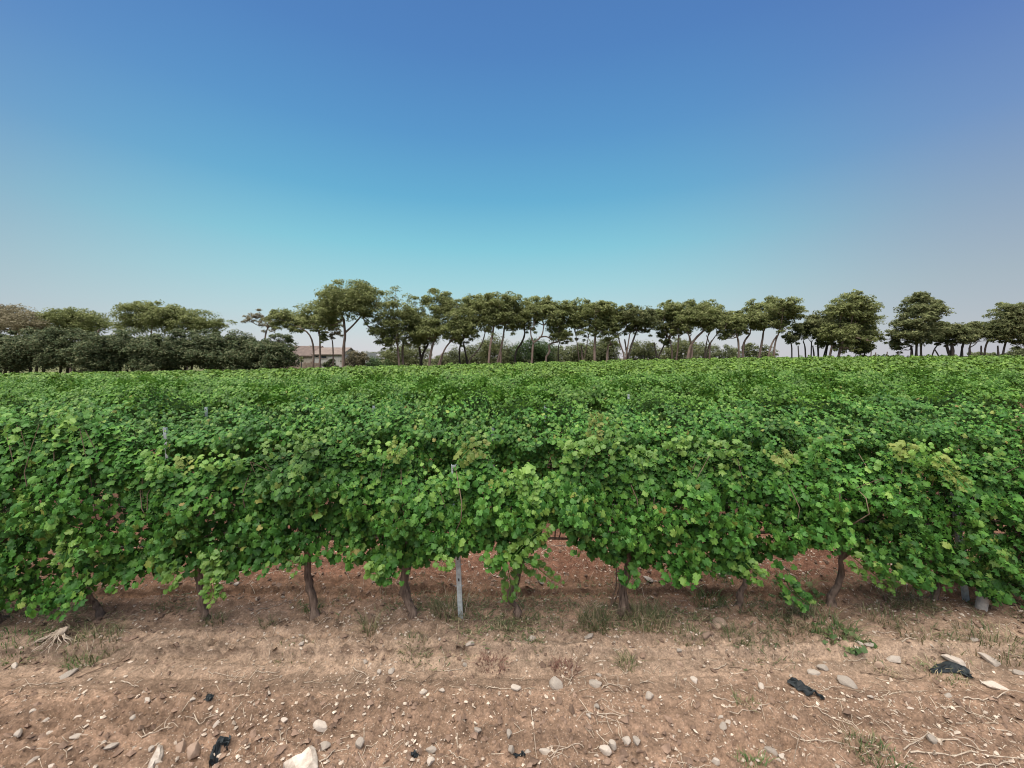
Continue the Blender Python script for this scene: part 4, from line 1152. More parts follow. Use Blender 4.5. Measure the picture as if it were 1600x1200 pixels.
# ------------------------------------------------------------------ farmhouse
HD = 82.0
hp = HD / F
def hx(px): return (px - 800) * hp
def hz(py): return at(800, py, HD)[2]
HB = float(ground_z(hx(515), HD, False))
house = tag(empty('farmhouse', (hx(515), HD, HB)), 'long low farmhouse with reddish tiled roof behind the pine trunks', 'house')
ho = np.array([hx(515), HD, HB])
def hbox(x0, x1, y0, y1, z0, z1):
    return box_vf((x0 + x1) / 2 - ho[0], (y0 + y1) / 2 - ho[1], (z0 + z1) / 2 - ho[2], abs(x1 - x0), abs(y1 - y0), abs(z1 - z0))
def gable(x0, x1, y0, y1, ze, zr, over=.35, th=.18):
    """roof with ridge along x: two sloped slabs"""
    ym = (y0 + y1) / 2
    V = []; Fq = []
    for s, ye in ((-1, y0 - over), (1, y1 + over)):
        b0 = len(V)
        zd = ze - over * (zr - ze) / (ym - y0)
        for x in (x0 - over, x1 + over):
            V += [(x, ye, zd), (x, ym, zr), (x, ym, zr + th), (x, ye, zd + th)]
        V_ = b0
        Fq += [(V_, V_ + 1, V_ + 5, V_ + 4), (V_ + 3, V_ + 2, V_ + 6, V_ + 7), (V_, V_ + 3, V_ + 7, V_ + 4), (V_, V_ + 1, V_ + 2, V_ + 3), (V_ + 4, V_ + 5, V_ + 6, V_ + 7)]
    return np.array(V) - ho, Fq
def gable_wall(mb, x0, x1, y0, y1, ze, zr):
    ym = (y0 + y1) / 2
    for x in (x0, x1):
        mb.add(np.array([(x, y0, ze), (x, y1, ze), (x, ym, zr)]) - ho, [(0, 1, 2)], smooth=False)
xl, xm, xr = hx(449), hx(491), hx(572)
y0, y1 = HD, HD + 7
zeL, zrL = hz(555.5), hz(541)
zeR, zrR = hz(554), hz(543.5)
b_ = MB(); b_.add(*hbox(xl, xm, y0, y1, HB - .5, zeL), smooth=False); gable_wall(b_, xl + .02, xm - .02, y0, y1, zeL, zrL); b_.build('wall', M['plaster'], house)
b_ = MB(); b_.add(*hbox(xm, xr - 4.6, y0 - .6, y1, HB - .5, zeR), smooth=False); gable_wall(b_, xm + .02, xr - 4.62, y0 - .6, y1, zeR, zrR); b_.build('wall', M['plaster_pale'], house)
b_ = MB(); V, Fq = gable(xl, xm - .1, y0, y1, zeL, zrL); b_.add(V, Fq, smooth=False); rl = b_.build('roof', M['tile_red'], house); rl['label'] = 'reddish terracotta tiled roof of the left wing'
b_ = MB(); V, Fq = gable(xm + .25, xr - 4.6, y0 - .6, y1, zeR + .02, zrR); b_.add(V, Fq, smooth=False); rr_ = b_.build('roof', M['tile_grey'], house); rr_['label'] = 'greyish tiled roof of the right wing'
b_ = MB(); b_.add(*hbox(xr - 4.6, hx(571), y0 - .3, y0 + .1, HB - .5, hz(561)), smooth=False); b_.build('yard_wall', M['plaster'], house)
# right end wall pillar and chimney on the left roof
b_ = MB(); b_.add(*hbox(hx(571), hx(575.5), y0 - 1, y0 + 5, HB - .5, hz(551)), smooth=False); b_.build('end_wall', M['plaster_pale'], house)
b_ = MB(); b_.add(*hbox(hx(472), hx(475), y0 + 3, y0 + 3.6, zrL - .3, hz(539.2)), smooth=False); b_.build('chimney', M['plaster'], rl)
b_ = MB()
for q in range(7):
    xa_ = xl + .3 + q * (xm - xl - .9) / 6
    b_.add(*hbox(xa_, xa_ + .12, y0 - .30, y0 + .0, zeL - .34, zeL - .22), smooth=False)
b_.build('eave_brackets', M['wood'], house)
for (pa, pb, pc, pd, wy) in [(505, 513, 556.5, 559.5, y0 - .6), (496, 500, 556, 558, y0 - .6), (527, 531, 571.5, 574, y0 - .6), (562, 566, 562, 568, y0 - .6), (556, 558.5, 566, 571, y0 - .6), (466, 470, 562, 569, y0)]:
    b_ = MB()
    a0, a1, c0, c1 = hx(pa), hx(pb), hz(pd), hz(pc)
    for bx_ in [(a0 - .1, a0, wy - .08, wy + .02, c0, c1), (a1, a1 + .1, wy - .08, wy + .02, c0, c1), (a0 - .1, a1 + .1, wy - .08, wy + .02, c1, c1 + .1), (a0 - .15, a1 + .15, wy - .14, wy + .02, c0 - .1, c0)]:
        b_.add(*hbox(*bx_), smooth=False)
    w_ = b_.build('window', M['frame'], house)
    b_ = MB(); b_.add(*hbox(a0, a1, wy - .03, wy + .01, c0, c1), smooth=False); b_.build('pane', M['glass'], w_)
# arched dark door in the left wing
b_ = MB(); b_.add(*hbox(hx(488), hx(492.5), y0 - .66, y0 - .58, HB, hz(565)), smooth=False); b_.build('door', M['wood'], house)
# rubble garden wall left of the house
gw = tag(empty('garden_wall', (hx(455), 76, float(ground_z(hx(455), 76, False)))), 'low brown rubble wall running out from the oaks before the farmhouse', 'wall', kind='thing')
b_ = MB()
go = np.array(gw.location)
g = np.random.default_rng(8)
xa_, xb_ = at(420, 570, 76)[0], at(502, 570, 76)[0]
nseg = 40
for q in range(nseg):
    u0 = xa_ + (xb_ - xa_) * q / nseg; u1 = xa_ + (xb_ - xa_) * (q + 1) / nseg
    zt_ = at(800, 567.5, 76)[2] + g.normal(0, .07)
    V, Fq = box_vf((u0 + u1) / 2 - go[0], 0, (zt_ - go[2] - .4) / 2, (u1 - u0) * .985, .5 + g.normal(0, .03), zt_ - go[2] + .4)
    b_.add(V, Fq, smooth=False)
b_.build('rubble_courses', M['stone_wall'], gw)
# dark lamp-like post before the house
pp = at(471.5, 580, 57)
pz = float(ground_z(pp[0], 57, False))
mast = tag(empty('dark_post', (pp[0], 57, pz)), 'thin dark post with a bushy dark head between the oaks and the farmhouse', 'post')
top_ = at(471.5, 562, 57)[2] - pz
b_ = MB(); add_tube(b_, [(0, 0, -.2), (0, 0, top_)], .05, 6); b_.build('pole', M['sign_dark'], mast)
b_ = MB()
g = np.random.default_rng(4)
ellip_clumps(g, b_, np.array([0, 0, top_ + .05]), np.array([.42, .3, .28]), 160, .22)
b_.build('head', M['pine_dark'], mast)
# fence stakes on the crest at the right
FENCE = [(1361, 549, 'crest fence stake just right of the big windswept pine'), (1368, 551, 'crest fence stake second right of the big windswept pine'), (1386, 550, 'crest fence stake left of the layered pine, first from the gap'),
         (1403, 549, 'crest fence stake under the left branches of the layered pine'), (1423, 548, 'crest fence stake tallest, beside the layered pine trunk')]
for px_, py_, lab in FENCE:
    D_ = 56.5
    t_ = at(px_, py_, D_)
    z_ = float(ground_z(t_[0], D_, False))
    fp = tag(empty('fence_stake', (t_[0], D_, z_)), lab, 'stake', 'fence stakes on the crest')
    h_ = t_[2] - z_
    b_ = MB(); add_tube(b_, [(0, 0, -.2), (.02, 0, h_ * .6), (.03, 0, h_)], [.075, .07, .06], 6); b_.build('shaft', M['wood'], fp)
    b_ = MB(); add_tube(b_, [(.03, 0, h_), (.03, 0, h_ + .06)], [.065, .02], 6); b_.build('tip', M['wood'], fp)

# ------------------------------------------------------------------ stones
def stone_mesh(seed, mat, sub=2, ang=0.5):
    g = np.random.default_rng(seed)
    import bmesh
    bm = bmesh.new()
    bmesh.ops.create_icosphere(bm, subdivisions=sub, radius=1)
    V = np.array([v.co[:] for v in bm.verts]); Fc = np.array([[v.index for v in f.verts] for f in bm.faces])
    bm.free()
    # chop with planes for facets
    for _ in range(13):
        nrm = g.normal(0, 1, 3); nrm /= np.linalg.norm(nrm)
        lim = g.uniform(.42, .80)
        d = V @ nrm
        V = V - np.where(d > lim, (d - lim) * ang * 1.6, 0)[:, None] * nrm
    V = V * (1 + .10 * fbm(V[:, 0] * 2.2 + seed, V[:, 1] * 2.2 + V[:, 2], 2, 150)[:, None]) * (1 + .012 * g.normal(0, 1, (len(V), 1)))
    b_ = MB(); b_.add(V, Fc, smooth=False)
    return b_.mesh('stone', mat)
SM = [stone_mesh(k, M['stone'], 3) for k in range(12)]
SMB = [stone_mesh(50 + k, M['stone_brown'], 3) for k in range(4)]
STONES = [(106, 1052, 20, 10), (231, 1091, 11, 10), (121, 1149, 14, 9), (122, 1130, 10, 8), (206, 1114, 11, 8), (72, 1125, 9, 9), (74, 1145, 10, 7), (50, 1187, 14, 8), (81, 1190, 9, 8),
 (174, 1167, 15, 8), (30, 1146, 10, 10), (237, 1171, 9, 10), (339, 1131, 8, 11), (161, 1160, 6, 10), (24, 1039, 10, 8), (502, 1131, 19, 15), (505, 1166, 15, 14), (562, 1160, 13, 18), (674, 1171, 13, 11), (672, 1187, 10, 11),
 (690, 1077, 12, 8), (662, 1080, 11, 7), (735, 1006, 14, 9), (471, 1004, 9, 8), (612, 1046, 8, 11), (592, 1049, 7, 10), (746, 1140, 9, 12), (795, 1145, 7, 12), (797, 1169, 10, 12), (727, 1037, 7, 7), (687, 997, 6, 6),
 (571, 1030, 8, 9), (871, 1066, 20, 23), (930, 1065, 19, 17), (806, 1073, 13, 13), (830, 1013, 12, 12), (921, 993, 13, 9), (1014, 1091, 11, 15), (936, 1053, 8, 8), (931, 1102, 8, 8), (1085, 1060, 11, 12), (946, 1171, 14, 16),
 (956, 1160, 9, 18), (979, 1157, 12, 16), (995, 1155, 11, 13), (1125, 1120, 9, 9), (1138, 1126, 11, 8), (1130, 1132, 9, 11), (852, 1174, 14, 11), (824, 1174, 9, 11), (1190, 1072, 10, 9), (1117, 1187, 9, 12), (919, 1116, 9, 7),
 (1320, 1063, 22, 19), (1395, 1024, 22, 17), (1551, 1069, 28, 14), (1491, 1032, 27, 10), (1547, 1031, 25, 12), (1272, 1049, 17, 9), (1285, 1042, 12, 11), (1359, 1006, 11, 7), (1342, 1010, 9, 6), (1205, 1166, 14, 16), (1221, 1183, 10, 9),
 (1414, 1144, 9, 8), (1421, 1101, 9, 6), (1521, 999, 13, 7), (1335, 1022, 12, 6), (1374, 1027, 11, 8), (1457, 1155, 14, 12), (370, 917, 14, 7), (1012, 904, 15, 6), (1228, 899, 16, 7), (1375, 879, 14, 10), (1127, 901, 11, 5),
 (845, 912, 9, 8), (868, 822, 14, 10), (50, 1110, 7, 6), (300, 1095, 7, 6), (441, 1121, 14, 9), (420, 1080, 8, 6), (1060, 1023, 9, 7), (1480, 1085, 12, 8), (1590, 1050, 16, 10), (1360, 1090, 8, 6), (1240, 1120, 8, 7)]
BROWN = [(640, 1017, 12, 10), (1104, 989, 18, 14), (1122, 971, 24, 26), (282, 1167, 22, 16), (303, 1182, 22, 22), (1372, 1037, 12, 12), (990, 1021, 10, 12), (1062, 1036, 9, 11)]
SPECIAL = {(871, 1066): 'large rounded pale stone on the edge of the wheel track, left of the pair', (930, 1065): 'large rounded pale stone beside the pale straw clump, right of the pair', (502, 1131): 'rounded grey-white stone above the big triangular rock',
 (505, 1166): 'blocky grey-white stone just above the big triangular rock', (562, 1160): 'tall oval pale stone right of the big triangular rock', (1320, 1063): 'angular pale stone right of the crumpled black plastic',
 (1395, 1024): 'large tan stone at the foot of the bank on the right', (1551, 1069): 'long pointed tan stone at the lower right of the black plastic', (1491, 1032): 'flat pale stone just behind the right black plastic', (1547, 1031): 'flat white stone near the right edge behind the black plastic',
 (106, 1052): 'flat pale slab-like stone left of the long brown stick', (946, 1171): 'rounded pale stone at the left of the tight stone cluster at the bottom', (1014, 1091): 'drop-shaped pale stone alone on the wheel track',
 (735, 1006): 'flat white stone in front of the middle steel stake', (868, 822): 'pale stone on the soil seen through the triangular gap in the vines', (1205, 1166): 'bluish white stone beside the green weeds at the bottom'}
def put_stone(px, py, w, h, meshes, label, group, name='stone'):
    g = np.random.default_rng(int(px * 13 + py))
    p = gpix(px, py + h * .30)
    dist = math.sqrt(p[0] ** 2 + p[1] ** 2 + (CAM_H - p[2]) ** 2)
    m_ = dist / F / math.sqrt(1 + ((px - 800) / F) ** 2 * .5)
    o = obj(name, meshes[int(g.integers(0, len(meshes)))], None)
    a = w * m_ * .48; hh = h * m_ * .46
    o.scale = (a * 1.15, max(a * .66, hh * .9), max(hh * .85, a * .45))
    o.rotation_euler = (g.normal(0, .2), g.normal(0, .2), g.normal(0, .5))
    o.location = (p[0], p[1], p[2] + o.scale[2] * .25)
    tag(o, label, 'stone', group)
    return o
def zone_name(py):
    if py > 1115: return 'cloddy bottom soil'
    if py > 1035: return 'smooth wheel track'
    if py > 960: return 'bank before the vines'
    return 'reddish soil under the vines'
ORDS = {}
for px, py, w, h in sorted(STONES):
    zn = zone_name(py)
    third = 'at the left' if px < 440 else ('left of centre' if px < 830 else ('right of centre' if px < 1230 else 'at the right'))
    if (px, py) not in SPECIAL:
        ORDS[zn] = ORDS.get(zn, 0) + 1
    lab = SPECIAL.get((px, py), 'small pale stone, %s from left among those on the %s' % (nth(ORDS.get(zn, 0)), zn))
    put_stone(px, py, w, h, SM, lab, 'pale stones on the %s' % zn)
BROWN_L = ['earthy brown stone in the grass below the knobbly trunk', 'earth-coloured pointed stone beside the grassy tuft', 'tall earthy block at the foot of the leaning trunk', 'brown clod-like stone left of the bent black strip',
           'large brown clod beside the bent black strip', 'brown lump below the large tan stone', 'small brown stone under the middle bank', 'brown stone on the track edge, right of centre']
for (px, py, w, h), lab in zip(BROWN, BROWN_L):
    put_stone(px, py, w, h, SMB, lab, 'earthy brown stones')
# the two big foreground rocks
def rock(name, outline, depth, label, mat):
    """angular rock: ridge shape from an outline of ground pixels"""
    g = np.random.default_rng(99)
    P = np.array([gpix(x, y) for x, y in outline])
    c = P.mean(0)
    n = len(P)
    b_ = MB()
    low = P - c; low[:, 2] = -.05
    mid = (P - c) * .93; mid[:, 2] = (P - c)[:, 2] * .3 + depth * .55 + g.normal(0, depth * .08, n)
    hi = (P - c) * .55; hi[:, 2] = depth + g.normal(0, depth * .10, n)
    V = np.vstack([low, mid, hi, [[0, 0, depth * 1.05]]])
    Fq = []
    for i in range(n):
        j = (i + 1) % n
        Fq += [(i, j, n + j, n + i), (n + i, n + j, 2 * n + j, 2 * n + i)]
    b_.add(V, Fq, smooth=False)
    b_.add(V, [(2 * n + i, 2 * n + (i + 1) % n, 3 * n) for i in range(n)], smooth=False)
    o = b_.build(name, mat, None, c)
    bv = o.modifiers.new('bevel', 'BEVEL'); bv.width = .006; bv.segments = 2
    return tag(o, label, 'rock')
rock('rock', [(440, 1199), (452, 1192), (468, 1182), (480, 1173), (488, 1165), (494, 1172), (498, 1186), (499, 1203), (485, 1230), (452, 1230)], .045, 'big triangular pale rock at the bottom edge', M['stone'])
rock('rock', [(229, 1206), (232, 1195), (240, 1182), (249, 1173), (256, 1171), (257, 1180), (252, 1192), (243, 1206), (238, 1220), (228, 1222)], .035, 'upright angular pale rock at the bottom edge, left of the bent black strip', M['stone'])

# pebbles and clods: uncountable
def scatter(name, n, size, mat, yr, label, cat, seed, flat=.6, dens=None, xw=1.34):
    g = np.random.default_rng(seed)
    y = yr[0] + (yr[1] - yr[0]) * g.random(n) ** 1.25
    x = g.uniform(-1, 1, n) * (xw * y + .25)
    if dens is not None:
        keep = g.random(n) < dens(x, y)
        x, y = x[keep], y[keep]; n = len(x)
    z = ground_z(x, y)
    s = size[0] * (size[1] / size[0]) ** (g.random(n) ** 2.4)
    # low-poly lump: octahedron with split belt
    base = np.array([(0, 0, 1), (1, 0, .1), (.35, .9, -.1), (-.75, .6, .15), (-.9, -.45, -.1), (.1, -1, .12), (.75, -.7, 0), (0, 0, -1.0)])
    tf = [(0, i, i % 6 + 1) for i in range(1, 7)] + [(7, i % 6 + 1, i) for i in range(1, 7)]
    V = base[None] * (1 + .28 * g.normal(0, 1, (n, 8, 1)))
    a = g.uniform(0, 6.28, n); ca, sa = np.cos(a), np.sin(a)
    el = g.uniform(.6, 1.0, n)
    vx = V[..., 0] * s[:, None]; vy = V[..., 1] * (s * el)[:, None]; vz = V[..., 2] * (s * flat * g.uniform(.7, 1.2, n))[:, None]
    tilt = g.normal(0, .3, n)[:, None]
    X = x[:, None] + vx * ca[:, None] - vy * sa[:, None]
    Y = y[:, None] + vx * sa[:, None] + vy * ca[:, None]
    Z = z[:, None] + vz + vx * tilt + (s * .25)[:, None]
    f = (np.array(tf)[None] + (np.arange(n) * 8)[:, None, None]).reshape(-1, 3)
    b_ = MB(); b_.add(np.stack([X, Y, Z], -1).reshape(-1, 3), f, smooth=False)
    return tag(b_.build(name, mat), label, cat, kind='stuff')
track = lambda x, y: 1 - .62 * np.exp(-((y - 2.85) / .17) ** 4)
scatter('pebbles', 21000, (.0026, .017), M['pebble'], (1.9, 4.9), 'tiny pale pebbles strewn over the bare soil', 'pebbles', 1, .65, lambda x, y: track(x, y) * (.45 + 1.1 * sstep(-.25, .35, fbm(x * 1.7, y * 1.7, 3, 120))))
scatter('soil_clods', 12000, (.005, .030), M['clod'], (1.85, 5.2), 'crumbly brown soil clods over the ploughed ground', 'clods', 2, .7, lambda x, y: track(x, y) * (.35 + sstep(-.25, .4, fbm(x * 1.2, y * 1.2, 3, 130))))

# ------------------------------------------------------------------ dry twigs and straw
TWIGS = [  # pixel path, radius, material, label, forks
 ([(30, 1169), (80, 1164), (138, 1159)], .004, 'twig', 'long pale straw stalk lying at the lower left', 0),
 ([(30, 1083), (42, 1072), (70, 1069), (104, 1066)], .004, 'twig', 'bent pale twig left of the long brown stick', 1),
 ([(118, 1062), (165, 1043), (235, 1013)], .006, 'brown_twig', 'long brown stick slanting up to the green weeds on the left', 0),
 ([(190, 1065), (203, 1070), (217, 1074)], .005, 'twig', 'short pale peg-like twig on the track at the left', 0),
 ([(222, 1153), (240, 1148), (258, 1144), (270, 1138)], .005, 'twig', 'forked bleached root above the upright angular rock', 4),
 ([(304, 1122), (312, 1134), (322, 1124), (340, 1116)], .004, 'twig', 'curled pale root above the bent black strip', 2),
 ([(325, 1050), (352, 1054), (385, 1058)], .003, 'twig', 'thin straight twig at the front of the left bank', 0),
 ([(400, 1051), (418, 1052), (437, 1051)], .004, 'twig', 'short pale twig on the track below the sturdy trunk', 0),
 ([(500, 1192), (512, 1186), (524, 1174)], .006, 'twig', 'curved pale stick touching the big triangular rock', 0),
 ([(552, 1044), (566, 1052), (578, 1060)], .005, 'twig', 'crooked pale stick below the grassy bank in the middle', 1),
 ([(610, 1072), (620, 1066), (632, 1062)], .004, 'twig', 'tangle of pale rootlets on the track, left of two small stones', 4),
 ([(548, 1134), (558, 1128), (572, 1122)], .003, 'brown_twig', 'small slanted twig on the cloddy soil', 0),
 ([(655, 1073), (668, 1060), (682, 1052)], .004, 'brown_twig', 'thin branching brown twig above the pale stones', 2),
 ([(694, 1050), (708, 1048), (722, 1046)], .004, 'twig', 'short twig beside the reddish dried weed', 0),
 ([(702, 1176), (712, 1186), (732, 1189)], .004, 'twig', 'curved straw hook at the bottom centre', 0),
 ([(760, 1078), (780, 1077), (806, 1080)], .004, 'twig', 'thin twig pointing at the large rounded stone', 0),
 ([(830, 1112), (834, 1140), (842, 1198)], .0035, 'twig', 'long dry straw stalk running to the bottom edge', 0),
 ([(860, 1185), (880, 1172), (900, 1165), (912, 1172)], .004, 'twig', 'branching pale root beside the pale straw stalk at the bottom', 5),
 ([(887, 1072), (898, 1056), (918, 1046)], .004, 'twig', 'bent pale twig between the two large rounded stones', 2),
 ([(940, 1078), (950, 1070), (962, 1073), (972, 1078)], .005, 'twig', 'pale straw clump right of the large rounded stones', 7),
 ([(920, 1116), (950, 1117), (985, 1118)], .005, 'twig', 'bleached branching twig on the track below the straw clump', 5),
 ([(1000, 1068), (1012, 1066), (1022, 1070)], .004, 'twig', 'little heap of straw on the track right of centre', 4),
 ([(1055, 1075), (1057, 1062), (1058, 1052)], .004, 'twig', 'upright pale straw at the track edge', 1),
 ([(1042, 1184), (1070, 1192), (1110, 1199)], .004, 'twig', 'long pale twig at the bottom right of centre', 1),
 ([(1113, 1047), (1125, 1044), (1135, 1038)], .006, 'twig', 'pale stick left of the dark straight stick', 0),
 ([(1138, 1044), (1160, 1046), (1184, 1050)], .005, 'brown_twig', 'dark straight stick on the bank right of centre', 0),
 ([(1118, 1092), (1140, 1098), (1160, 1106)], .004, 'twig', 'thin twig by the small green tuft on the track', 0),
 ([(1140, 1115), (1170, 1114), (1202, 1112)], .004, 'twig', 'horizontal twig left of the crumpled black plastic', 0),
 ([(1256, 1104), (1278, 1108), (1300, 1124), (1332, 1138)], .005, 'twig', 'long curved bleached twig below the crumpled black plastic', 0),
 ([(1250, 1153), (1290, 1164), (1340, 1170)], .005, 'twig', 'long straw stem left of the green weeds at the bottom right', 2),
 ([(1240, 1190), (1245, 1165), (1252, 1140)], .003, 'twig', 'thin upright straw near the bluish stone', 1),
 ([(1290, 1078), (1298, 1075), (1318, 1076)], .004, 'twig', 'short twig touching the black plastic tail', 0),
 ([(1318, 1036), (1335, 1034), (1356, 1030)], .004, 'twig', 'pale straight twig behind the angular stone', 1),
 ([(1345, 1052), (1385, 1056), (1425, 1062), (1448, 1056)], .006, 'brown_twig', 'long crooked stick left of the right black plastic', 1),
 ([(1408, 1024), (1420, 1023), (1432, 1020)], .005, 'twig', 'short stick right of the large tan stone', 0),
 ([(1505, 1094), (1540, 1090), (1572, 1085)], .006, 'twig', 'pale stick below the long pointed stone', 1),
 ([(1468, 1108), (1500, 1110), (1530, 1126), (1550, 1153)], .004, 'twig', 'long arched straw at the right', 0),
 ([(1412, 1173), (1430, 1164), (1450, 1150)], .005, 'twig', 'slanted straw at the left of the straw heap on the right', 1),
 ([(1448, 1150), (1490, 1164), (1542, 1177)], .007, 'twig', 'thick straw stem across the straw heap on the right', 2),
 ([(1422, 1177), (1480, 1184), (1600, 1190)], .007, 'twig', 'longest straw stem at the front of the straw heap', 2),
 ([(1510, 1198), (1545, 1197), (1582, 1194)], .006, 'twig', 'straw stem at the bottom right corner', 1),
 ([(1360, 988), (1380, 990), (1402, 993)], .004, 'twig', 'thin pale twig right of the leafy green weeds', 0),
 ([(489, 986), (505, 974), (522, 960)], .004, 'twig', 'thin cane leaning by the sturdy trunk', 1),
 ([(598, 992), (615, 978), (634, 963)], .003, 'twig', 'thin cane leaning left of the knobbly trunk', 0),
 ([(1180, 962), (1188, 972), (1196, 984)], .006, 'twig', 'short peeled stick by the leaning trunk', 1),
 ([(1005, 1000), (1005, 985), (1004, 962)], .003, 'twig', 'thin upright straw right of the shaggy trunk', 0),
 ([(724, 970), (732, 930), (742, 890)], .003, 'twig', 'pale vine tendril hanging beside the middle steel stake', 1),
 ([(20, 955), (50, 948), (78, 956)], .007, 'brown_twig', 'thick brown prunings under the left edge foliage', 2),
 ([(300, 962), (318, 948), (335, 938)], .004, 'twig', 'pale prunings at the foot of the trailing foliage', 1),
 ([(400, 958), (440, 945), (475, 928)], .004, 'twig', 'long pale cane left of the sturdy trunk', 1),
]
for path, r, mk, lab, forks in TWIGS:
    g = np.random.default_rng(int(path[0][0] * 3 + path[0][1]))
    P = np.array([gpix(x, y) for x, y in path])
    upright = path[-1][1] < path[0][1] - 20 and abs(path[-1][0] - path[0][0]) < 25
    if upright:
        D_ = P[0][1]
        P = np.array([at(x, y, D_ - .02) for x, y in path])
    o0 = P[0].copy()
    P = P - o0
    if not upright:
        C = smooth_path(P, 10)
        zz = ground_z(C[:, 0] + o0[0], C[:, 1] + o0[1]) - o0[2]
        C[:, 2] = np.maximum(zz.mean() * .4 + zz * .6, zz) + r + np.abs(g.normal(0, .004, 10))
    else:
        C = smooth_path(P, 10)
    tw = tag(empty('dry_twig', o0), lab, 'twig', 'dry twigs and straws on the soil')
    b_ = MB(); add_tube(b_, C, np.linspace(r, r * .55, 10) * .8, 5); b_.build('stem', M[mk], tw)
    L = np.linalg.norm(C[-1] - C[0])
    for q in range(forks):
        s = C[int(g.integers(1, 9))]
        e = s + np.array([g.normal(0, .45), g.normal(0, .35), 0]) * min(L, .22) + np.array([0, 0, abs(g.normal(0, .02))])
        m2 = (s + e) / 2 + g.normal(0, .015, 3); m2[2] = abs(m2[2]) * .5 + max(s[2], .0) * .5 + .01
        b_ = MB(); add_tube(b_, smooth_path([s, m2, e], 6), np.linspace(r * .6, r * .3, 6), 4); b_.build('side_shoot', M[mk], tw)

# loose straw litter: uncountable
g = np.random.default_rng(31)
b_ = MB()
n = 4200
y = 1.95 + 3.2 * g.random(n) ** 1.1
x = g.uniform(-1, 1, n) * (1.34 * y + .2)
dens = .25 + 1.3 * np.exp(-((y - 4.5) / .5) ** 2) + 1.6 * sstep(1.3, 2.6, x) * (y < 2.75) + .5 * (fbm(x * 1.5, y * 1.5, 2, 140) > .12)
k_ = g.random(n) < dens
x, y = x[k_], y[k_]
for X_, Y_ in zip(x, y):
    L = g.uniform(.015, .11); a = g.uniform(0, 6.28)
    dx, dy = math.cos(a) * L / 2, math.sin(a) * L / 2
    q = np.array([(X_ - dx, Y_ - dy), (X_ + g.normal(0, .004), Y_ + g.normal(0, .004)), (X_ + dx, Y_ + dy)])
    z = ground_z(q[:, 0], q[:, 1]) + .002 + np.abs(g.normal(0, .004, 3))
    V, Fq = tube(np.column_stack([q, z]), g.uniform(.0009, .0022), 3)
    b_.add(V, Fq)
tag(b_.build('straw_litter', M['straw']), 'fine dry straw litter scattered over the soil', 'straw', kind='stuff')

# ------------------------------------------------------------------ weeds
def weed(px, py, w, hpx, mat, label, blades=70, leafy=False, name='weed_tuft'):
    g = np.random.default_rng(int(px * 11 + py))
    p = gpix(px, py)
    m_ = math.sqrt(p[0] ** 2 + p[1] ** 2 + CAM_H ** 2) / F
    rw = w * m_ * .5; hh = hpx * m_ * .58
    o = tag(empty(name, p), label, 'weed', 'weeds along the front row')
    b_ = MB()
    V = []; Fc = []
    for q in range(int(blades * 1.4)):
        a = g.uniform(0, 6.28); rr = rw * math.sqrt(g.random()) * .9
        c = np.array([math.cos(a) * rr, math.sin(a) * rr * .8, 0])
        c[2] = float(ground_z(p[0] + c[0], p[1] + c[1])) - p[2] - .004
        h = hh * g.uniform(.3, 1.0); lean = g.normal(0, .75, 2) + np.array([math.cos(a), math.sin(a)]) * .6
        wd = g.uniform(.0015, .0036)
        sd = np.array([-lean[1], lean[0], 0]); sd = sd / (np.linalg.norm(sd) + 1e-6) * wd
        m1 = c + np.array([lean[0] * h * .3, lean[1] * h * .3, h * .6]); e = c + np.array([lean[0] * h * .9, lean[1] * h * .9, h * g.uniform(.7, 1.0)])
        k = len(V)
        V += [c - sd, c + sd, m1 + sd * .8, m1 - sd * .8, e]
        Fc += [(k, k + 1, k + 2), (k, k + 2, k + 3), (k + 3, k + 2, k + 4)]
    b_.add(V, Fc, smooth=False)
    b_.build('blades', M[mat], o)
    if leafy:
        n = int(blades * .9)
        a = g.uniform(0, 6.28, n); rr = rw * np.sqrt(g.random(n))
        P = np.stack([np.cos(a) * rr, np.sin(a) * rr * .8, hh * g.uniform(.15, 1.0, n) * (1 - .5 * rr / rw)], -1)
        N = np.stack([g.normal(0, .4, n), -.3 + g.normal(0, .4, n), np.ones(n)], -1); T = np.stack([np.cos(a), np.sin(a), np.full(n, -.2)], -1)
        lb = MB(); add_leaves(lb, P, N, T, g.uniform(.03, .065, n), 1, g)
        lb.build('leaves', M['weed_green'], o)
    return o
